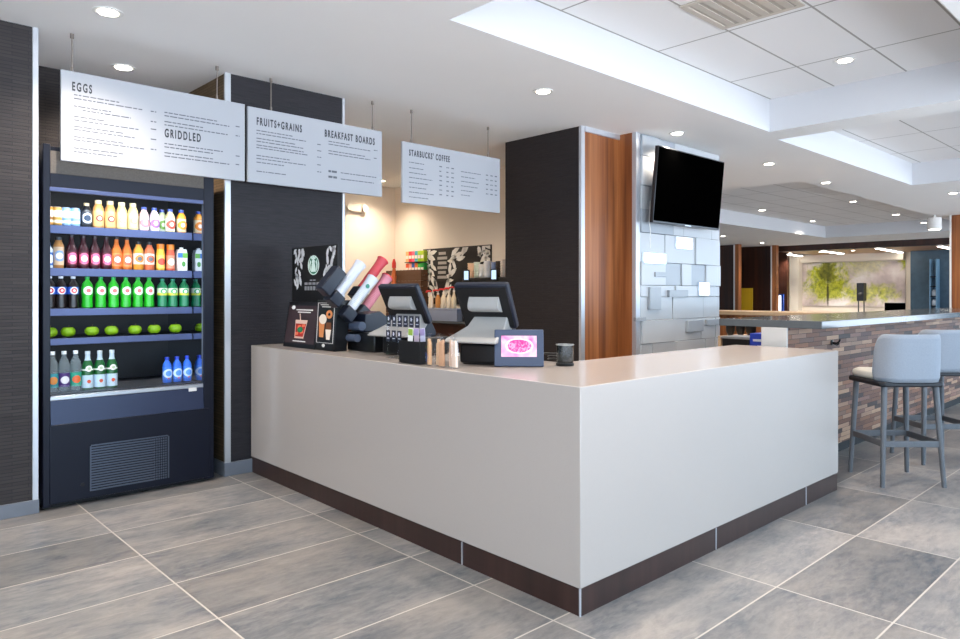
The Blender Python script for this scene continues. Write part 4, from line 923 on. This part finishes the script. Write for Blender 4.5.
# crate
p = onX(404, 285, kx + .14)
t = thing('wicker_crate', 'brown wicker crate on the back counter below the bright packets', 'crate', (kx + .14, onX(421, 285, kx + .14).y, KC)); wy = onX(386, 285, kx + .14).y - onX(421, 285, kx + .14).y
hz = onX(404, 270, kx + .14).z - KC
b = MB()
for i in range(9):
    z = i * hz / 9
    b.box(0, .012, 0, wy, z + .002, z + hz / 9 - .003).box(.11, .122, 0, wy, z + .002, z + hz / 9 - .003).box(0.012, .11, 0, .012, z + .002, z + hz / 9 - .003).box(.012, .11, wy - .012, wy, z + .002, z + hz / 9 - .003)
for i in range(11): b.box(.003, .009, i * wy / 10.5, i * wy / 10.5 + .012, 0, hz)
b.box(.012, .11, .012, wy - .012, 0, .01).build('basket', cm('5f4028', .7), t)
# orange squeeze bottle
p = onX(394, 279, kx + .06)
t = thing('squeeze_bottle', 'amber squeeze bottle with a red cap beside the brown crate', 'bottle', (kx + .08, onX(394, 279, kx + .08).y, KC)); hb = onX(394, 259, kx + .08).z - KC
MB().lathe([(.04, 0), (.045, .01), (.045, hb * .55), (.032, hb * .62), (.04, hb * .7), (.02, hb * .85)], n=18).build('body', cm('c9662a', .35), t)
MB().lathe([(.03, hb * .85), (.03, hb * .93), (.012, hb)], n=16).build('cap', cm('d8362a', .4), t)
# syrup bottles with red pumps
for i, (px, c) in enumerate(((431, 'e8d9c0'), (438, 'c98a4a'), (443.5, 'e6d6bb'), (449, 'e9dcc6'), (454, 'e3d0b0'))):
    X = kx + .08 + .03 * (i % 2); p = onX(px, 310, X); e = .012 * i - .035
    g = thing('syrup_bottle', ['cream syrup bottle with a red pump, first of the row behind the tills', 'amber syrup bottle with a red pump, the darkest of the row', 'cream syrup bottle with a red pump, next to the amber one', 'cream syrup bottle with a red pump, fourth of the row behind the tills', 'cream syrup bottle with a red pump, nearest the coffee machine'][i], 'bottle', (X, p.y, KC + .166), 0, 'pump bottles on the back counter')
    MB().lathe([(.03, 0), (.034, .006), (.034, .13), (.015, .18 + e * .4), (.014, .2 + e)], n=16).build('body', cm(c, .35), g)
    MB().lathe([(.016, .2 + e), (.016, .218 + e), (.006, .22 + e), (.006, .245 + e)], n=12).build('collar', cm('efe6da', .4), g)
    MB().tube([(0, 0, .245 + e), (-.01, .008, .258 + e), (-.04, .035, .256 + e), (-.05, .042, .24 + e)], .012, 8).build('pump', cm('d0322c', .4), g)
p = onX(442, 315, kx + .02)
# coffee machine with two lit displays
X = kx + .05; p0, p1 = onX(462, 300, X), onX(505, 300, X)
t = thing('coffee_machine', 'black coffee machine with two small lit displays on the back counter', 'coffee machine', (X, p1.y - .3, KC)); wy = p0.y - p1.y + .3
zt = onX(480, 277.5, X).z - KC
MB().box(0, .45, 0, wy, 0, zt).build('body', M['black'], t, bevel=.01)
for px in (467, 494.5):
    q = onX(px, 279, X); y = q.y - p1.y + .3; b = MB(); b.box(-.012, 0, y - .055, y + .055, zt - .05, zt + .1).build('display_housing', M['black'], t, bevel=.004)
    MB().box(-.0135, -.0122, y - .04, y + .04, zt - .025, zt + .085).build('display', mat('blue_display', '0a1020', .2, emit='b8d4f4', es=1.1), t)
    MB().box(-.1, 0, y - .02, y + .02, zt - .25, zt - .2).build('spout', M['steel'], t)
# cups, tubs and jars on the machine top
for i, (px, c, r, h, nm) in enumerate(((471.5, 'efc8a4', .05, .19, 'peach'), (477, 'd9e2d0', .042, .2, 'pale green'), (482, 'f0eee8', .045, .17, 'white'), (487.5, 'e6e4e2', .05, .21, 'off-white'), (494, '8f9fc4', .036, .19, 'blue-grey'), (498.5, '4a3a30', .036, .2, 'dark brown'), (503.5, 'e9dfd2', .042, .22, 'cream'))):
    Xc = X + .15; q = onX(px, 270, Xc)
    g = thing('cup_tower', '%s tower of stacked cups on top of the coffee machine' % nm, 'cups', (Xc, q.y, KC + zt + .001), 0, 'cup towers on the coffee machine')
    pr = []; n = int(h / .03)
    for k in range(n): pr += [(r * .86, k * h / n), (r, (k + .75) * h / n), (r * 1.04, (k + .8) * h / n), (r * 1.04, (k + .97) * h / n)]
    MB().lathe(pr, n=18).build('cup', cm(c, .5), g)
# grey boxes between the tills, on the back counter edge
p = onX(430, 318, kx - .0)
t = thing('kitchen_till', 'blue-grey riser box under the syrup bottles behind the tills', 'riser', (kx + .01, onX(458, 310, kx + .03).y, KC)); t.name = 'bottle_riser'
wy = onX(425, 310, kx + .03).y - onX(457, 310, kx + .03).y
MB().box(.0, .2, 0, wy, 0, .15).build('body', cm('8d97ae', .4), t, bevel=.006); MB().box(-.004, .204, -.004, wy + .004, .15, .164).build('top', cm('a3acc2', .4), t, bevel=.003)
# emergency light on the left kitchen wall
q = onY(355, 208, KY)
t = thing('emergency_light', 'pale twin-lamp emergency light high on the cream kitchen wall', 'emergency light', (q.x, KY, q.z))
MB().box(-.1, .1, -.05, .003, -.06, .05).build('case', cm('e6dccb', .5), t, bevel=.01)
for s in (-1, 1): MB().cyl((s * .13, -.08, .0), (s * .13, -.02, .0), .05, .035, 16).cyl((s * .1, -.03, 0), (s * .13, -.03, 0), .012).build('lamp_head', cm('efe8da', .4), t)

# ------------------------------------------------------------------ far lobby
FXW = 24.0
y950 = onX(951, 240, FXW).y; y775 = onX(778, 250, FXW).y
t = struct(MB().box(FXW, FXW + .3, -3, y775 + .1, 2.8, CZ - .001).build('trim_20', M['dwood']))
struct(MB().box(FXW + .3, 29.4, -3, y775 + .1, 2.81, 2.87).build('ceiling_lobby', wood_mat('lobby_ceiling_wood', ['a07a58', 'bb9068', 'd0a67c'], scale=.5)))
MX = 27.5
ya, yb = onX(803, 280, MX).y, onX(905.5, 280, MX).y
zb = .9; zt_ = onX(850, 262, MX).z
ctr = ((ya + yb) / 2, 1.9)
o = MB().box(0, .05, yb - ctr[0], ya - ctr[0], zb - ctr[1], zt_ - ctr[1]).build('mural', M['mural']); o.location = (MX - .05, ctr[0], ctr[1]); tag(o, 'wide wall mural of a loose yellow-green tree on pale washes in the far lobby', 'mural')
yc = onX(915, 280, MX).y; yl = onX(786, 280, MX).y
struct(MB().box(MX, MX + .2, yc, yl, 0, 2.805).build('wall_lobby', M['wall'])); struct(MB().box(MX - .4, MX, ya + .02, yl, 0, 2.805).build('wall_side', M['wall']))
struct(MB().box(MX - .5, MX + .2, -3, yc, 0, 2.805).build('wall_teal', M['blue']))
struct(MB().box(MX - .25, MX - .05, yb, ya, zt_ + .02, 2.805).build('soffit', M['wall']))
# wood panels and posts left of the lobby opening
def panel(px0, px1, X, m, nm, z1=CZ, dx=.2):
    a, c = onX(px0, 280, X).y, onX(px1, 280, X).y; return struct(MB().box(X, X + dx, c, a, 0, z1 - .002).build(nm, m))
panel(700, 734, 22.2, M['dwood'], 'wall_panel'); panel(735, 738.5, 22.0, M['wood'], 'trim_21'); panel(733.4, 735, 22.02, M['white'], 'trim_22')
panel(738, 771, 23.6, M['dwood'], 'wall_panel'); panel(772, 776, 23.4, M['wood'], 'trim_23'); panel(770.6, 772, 23.42, M['white'], 'trim_24'); panel(776, 787, 25.5, M['dwood'], 'wall_panel')
# wood pillar at the right edge
q0, q1 = onX(951.5, 280, 17.2).y, onX(949.6, 280, 17.2).y
struct(MB().box(17.2, 17.8, q0 - .9, q0, 0, CZ - .001).build('pillar', M['wood'])); struct(MB().box(17.19, 17.25, q0, q1, 0, CZ - .001).build('trim_25', M['white']))
# ceiling strip lamps in the lobby
for i, (a, c) in enumerate((((789, 254.9), (801, 256.6)), ((823, 251.5), (842, 254.2)), ((877.6, 248.8), (901, 253)), ((940, 246.8), (956, 250.2)))):
    p, q = onZ(a[0], a[1], 2.835), onZ(c[0], c[1], 2.835)
    p = at_depth(a[0], a[1], FPX * (CH - 2.76) / (a[1] - HY)); q = at_depth(c[0], c[1], FPX * (CH - 2.76) / (c[1] - HY))
    t = thing('strip_light', ['linear ceiling strip light beside the cream lobby wall', 'linear ceiling strip light over the painted tree', 'longest linear ceiling strip light, over the lobby speaker', 'linear ceiling strip light by the wood pillar'][i], 'strip light', ((p.x + q.x) / 2, (p.y + q.y) / 2, 2.762), 0, 'strip lights in the lobby ceiling')
    d = (q - p); L = d.length; t.rotation_euler = (0, 0, math.atan2(d.y, d.x))
    MB().box(-L / 2, L / 2, -.07, .07, 0, .012).build('diffuser', M['strip'], t); MB().box(-L / 2 - .02, L / 2 + .02, -.09, .09, .012, .045).build('housing', M['white'], t)
# loudspeaker on stand, lobby monitor, bench
X = 26.2
p, q = onX(856.5, 283, X), onX(863.5, 301, X)
t = thing('loudspeaker', 'black loudspeaker on two thin legs in front of the mural', 'speaker', (X, (p.y + q.y) / 2, 0)); hw = abs(p.y - q.y) / 2
MB().box(0, .3, -hw, hw, q.z, p.z).build('cabinet', M['black'], t, bevel=.01)
MB().lathe([(hw * .7, 0), (hw * .5, .01)], n=18).xf(Matrix.Translation((-.001, 0, q.z + .22)) @ Matrix.Rotation(-PI / 2, 4, 'Y')).build('cone', M['mblack'], t)
for s in (-1, 1): MB().box(.1, .14, s * hw * .8 - .015, s * hw * .8 + .015, 0, q.z).build('leg', M['black'], t)
MB().box(0, .3, -hw, hw, 0, .02).build('foot', M['black'], t)
p, q = onX(884.5, 302.8, X), onX(905, 313, X)
t = thing('lobby_monitor', 'black monitor standing low in front of the mural', 'monitor', (X, (p.y + q.y) / 2, q.z - .6)); hw = abs(p.y - q.y) / 2; t.location.z = 0
MB().box(0, .06, -hw, hw, q.z, p.z).build('screen', M['tv'], t, bevel=.006); MB().box(.02, .06, -.08, .08, .02, q.z).box(-.12, .2, -.25, .25, 0, .02).build('stand', M['black'], t)
# display shelves in the teal recess
X = 26.6; p, q = onX(929.5, 270, X), onX(936.5, 312, X)
t = thing('display_niche', 'tall lit display shelf set in the teal wall', 'shelf', (X, q.y, 0)); wy = p.y - q.y
zt2 = 2.5
MB().box(0, .38, 0, .02, 0, zt2).box(0, .38, wy - .02, wy, 0, zt2).box(.36, .38, .02, wy - .02, 0, zt2).build('frame', cm('6f96b4', .4), t)
for i in range(6): MB().box(0, .36, .02, wy - .02, .3 + i * .32, .33 + i * .32).build('shelf', M['black'], t)
for i in range(4):
    g = thing('display_jar', ['pale jar on the %s shelf of the teal display niche' % s for s in ('lowest', 'second', 'third', 'fourth')][i], 'jar', (X + .14, q.y + wy / 2, .331 + i * .32), 0, 'jars in the display niche'); MB().lathe([(.06, 0), (.075, .03), (.075, .14), (.04, .18), (.05, .2)], n=14).build('jar', cm('d9dde2', .3), g)
# yellow sign and lit screen far left
q = onX(743.5, 303, 23.3); t = thing('yellow_board', 'small yellow notice board standing before the dark wood panel', 'sign', (23.3, q.y, 0)); MB().box(0, .04, -.32, .32, .75, 1.55).build('panel', cm('c9a21f', .5), t); MB().box(0.005, .035, -.28, -.24, 0, .75).box(.005, .035, .24, .28, 0, .75).build('leg', M['black'], t)
q = onX(780.6, 304, 25.2); t = thing('lobby_screen', 'small bright screen on a post in the dark lobby passage', 'screen', (25.2, q.y, 0)); MB().box(0, .06, -.1, .14, .6, 1.35).build('case', cm('1f4fb0', .4), t); MB().box(-.006, -.001, -.02, .13, .72, 1.3).build('display', mat('white_display', 'ffffff', .3, emit='ffffff', es=1.3), t); MB().box(.02, .05, -.03, .03, 0, .6).build('post', M['black'], t)

# ------------------------------------------------------------------ ceiling fixtures and light
def downlight(px, py, z, label, e=26., col=(1, .87, .74), r=.055, lamp=True, ang=2.3):
    p = at_depth(px, py, FPX * (CH - z) / (py - HY)) if px is not None else py
    return downlight_at(p.x, p.y, z, label, e, col, r, lamp, ang)
LD = {}
def downlight_at(x, y, z, label, e=26., col=(1, .87, .74), r=.055, lamp=True, ang=2.3):
    t = thing('downlight', label, 'ceiling light', (x, y, z), 0, 'recessed round ceiling lights')
    MB().lathe([(r * 1.5, -.006), (r * 1.5, -.001)], n=24).build('trim_ring', M['ltrim'], t)
    MB().lathe([(r, -.009), (r, -.0065)], n=24).build('lens', M['lens'], t)
    if lamp:
        key = (e, col, ang)
        if key not in LD:
            l = bpy.data.lights.new('downlight_lamp', 'SPOT'); l.energy = e; l.color = col; l.spot_size = ang; l.spot_blend = .9; l.shadow_soft_size = .05; LD[key] = l
        o = bpy.data.objects.new('lamp', LD[key]); COL.objects.link(o); o.parent = t; o.location = (0, 0, -.02)
    return t
E0 = 125.
for px, py, z, lb in ((108, 11.5, CZ, 'round ceiling downlight at the very front, above the hanging boards'), (123.5, 67, CZ, 'round ceiling downlight just over the long menu board and fridge'),
    (543, 91, CZ, 'round ceiling downlight in front of the dark pillar side'), (677, 133, CZ, 'round ceiling downlight just in front of the television'), (845, 60, CZ2, 'round ceiling downlight inside the large tiled coffer'),
    (769, 163.6, CZ, 'round ceiling downlight past the television, nearest it'), (825.7, 182.5, CZ, 'round ceiling downlight below the corner of the second coffer'), (853, 201.5, CZ2, 'round ceiling downlight alone in the far coffer middle'),
    (762, 210, CZ, 'round ceiling downlight beyond the television edge, low in the far ceiling'), (812.7, 221, CZ2, 'round ceiling downlight over the far bar counter'), (843.6, 228, CZ2, 'round ceiling downlight near the far coffer corner'),
    (896, 214.5, CZ, 'round ceiling downlight short of the ceiling spotlight'), (953, 193, CZ, 'round ceiling downlight at the frame edge above the wood pillar'), (923.7, 222.6, CZ, 'round ceiling downlight beside the ceiling spotlight'),
    (723, 236, CZ, 'round ceiling downlight over the first dark wood panel'), (762, 242.7, CZ, 'round ceiling downlight over the second dark wood panel'), (793, 246, CZ, 'round ceiling downlight right above the lobby bulkhead')):
    downlight(px, py, z, lb, E0)
downlight(381, 180.5, CZ, 'round ceiling downlight in the kitchen ceiling beside the second board', 85., (1, .84, .68))
for x, y, lb in ((5.0, 7.9, 'round kitchen downlight hidden behind the coffee board'), (5.2, 6.5, 'added unseen kitchen downlight in front of the black poster'), (3.4, 5.6, 'added unseen kitchen downlight behind the till counter')):  # poster and till-counter lamps: out of sight, added to brighten the cup towers
    downlight_at(x, y, CZ, lb, 85., (1, .84, .68))
for x, y, lb in ((-1.0, 4.2, 'added unseen ceiling downlight left of the view'), (.3, 2.2, 'added unseen ceiling downlight over the floor before the fridge'), (-2, 1, 'added unseen ceiling downlight behind the viewpoint'), (2, .3, 'added unseen ceiling downlight over the open floor'), (9.5, .4, 'added unseen ceiling downlight over the stools aisle')):  # unseen lamps added beyond the view for more room light
    downlight_at(x, y, CZ, lb, E0)
for x, y, lb in ((3.0, 2.35, 'added unseen coffer downlight over the counter corner'), (4.2, 1.95, 'added unseen coffer downlight over the counter end')): downlight_at(x, y, CZ2, lb, E0)  # out-of-view lamps added to brighten the counter top
# spot fitting
p = onZ(934.5, 215, CZ)
t = thing('ceiling_spotlight', 'white cylindrical spotlight hanging below the far ceiling', 'spotlight', (p.x, p.y, CZ)); MB().cyl((0, 0, -.06), (0, 0, -.001), .02).build('stem', M['white'], t); MB().cyl((0, 0, -.3), (0, 0, -.06), .13, .13, 20).build('can', M['white'], t); MB().cyl((0, 0, -.305), (0, 0, -.3), .1, .1, 20).build('lens', M['lens'], t)
# coffer air vent
p = onZ(742, 5, CZ2)
t = thing('ceiling_vent', 'beige square air vent with slats in the coffer ceiling', 'vent', (p.x, p.y, CZ2))
MB().box(-.3, .3, -.3, -.26, -.012, -.001).box(-.3, .3, .26, .3, -.012, -.001).box(-.3, -.26, -.26, .26, -.012, -.001).box(.26, .3, -.26, .26, -.012, -.001).build('frame', cm('cfc5b8', .6), t)
for i in range(6): MB().box(-.26, .26, -.24 + i * .085, -.19 + i * .085, -.01, -.004).build('slat', cm('c9c0b4', .6), t)
MB().box(-.26, .26, -.26, .26, -.003, -.001).build('backing', cm('b5aca0', .7), t)
# fridge lamp
l = bpy.data.lights.new('fridge_lamp', 'AREA'); l.shape = 'RECTANGLE'; l.size = .85; l.size_y = .03; l.energy = 3.5; l.color = (.88, .94, 1)
o = bpy.data.objects.new('lamp', l); COL.objects.link(o); o.parent = fr; o.location = (W_ * 0 + .53, .06, 2.0); o.rotation_euler = (.25, 0, 0)
# wash on the mural from the lobby soffit lamps
for i, y in enumerate((ya - .7, (ya + yb) / 2, yb + .7)):
    downlight_at(MX - 2.2, y + .25, 2.81, ['round lobby downlight over the painted tree', 'round lobby downlight over the middle of the mural', 'round lobby downlight over the mural end by the teal wall'][i], 320., (1, .93, .85))
w = bpy.data.worlds.new('daylight'); scene.world = w; w.use_nodes = True
WN, WL = w.node_tree.nodes, w.node_tree.links; bg = WN['Background']
tc = WN.new('ShaderNodeTexCoord'); sx = WN.new('ShaderNodeSeparateXYZ'); WL.new(tc.outputs['Generated'], sx.inputs[0])   # blue sky; brighter lower half added to throw light up at the ceiling
mr = WN.new('ShaderNodeMapRange'); mr.inputs['From Min'].default_value = -.06; mr.inputs['From Max'].default_value = .02; WL.new(sx.outputs[2], mr.inputs['Value'])
mxw = WN.new('ShaderNodeMix'); mxw.data_type = 'RGBA'; mxw.inputs[6].default_value = (4.5, 5.05, 5.8, 1); mxw.inputs[7].default_value = (1.8, 2.6, 3.4, 1)
WL.new(mr.outputs[0], mxw.inputs[0]); WL.new(mxw.outputs[2], bg.inputs[0]); bg.inputs[1].default_value = 1.0
scene.view_settings.view_transform = 'Standard'; scene.view_settings.look = 'None'; scene.view_settings.gamma = 1; scene.view_settings.use_curve_mapping = False
scene.view_settings.exposure = 0.5
scene.cycles.use_denoising = True
scene.cycles.max_bounces = 10; scene.cycles.diffuse_bounces = 7; scene.cycles.sample_clamp_indirect = 6
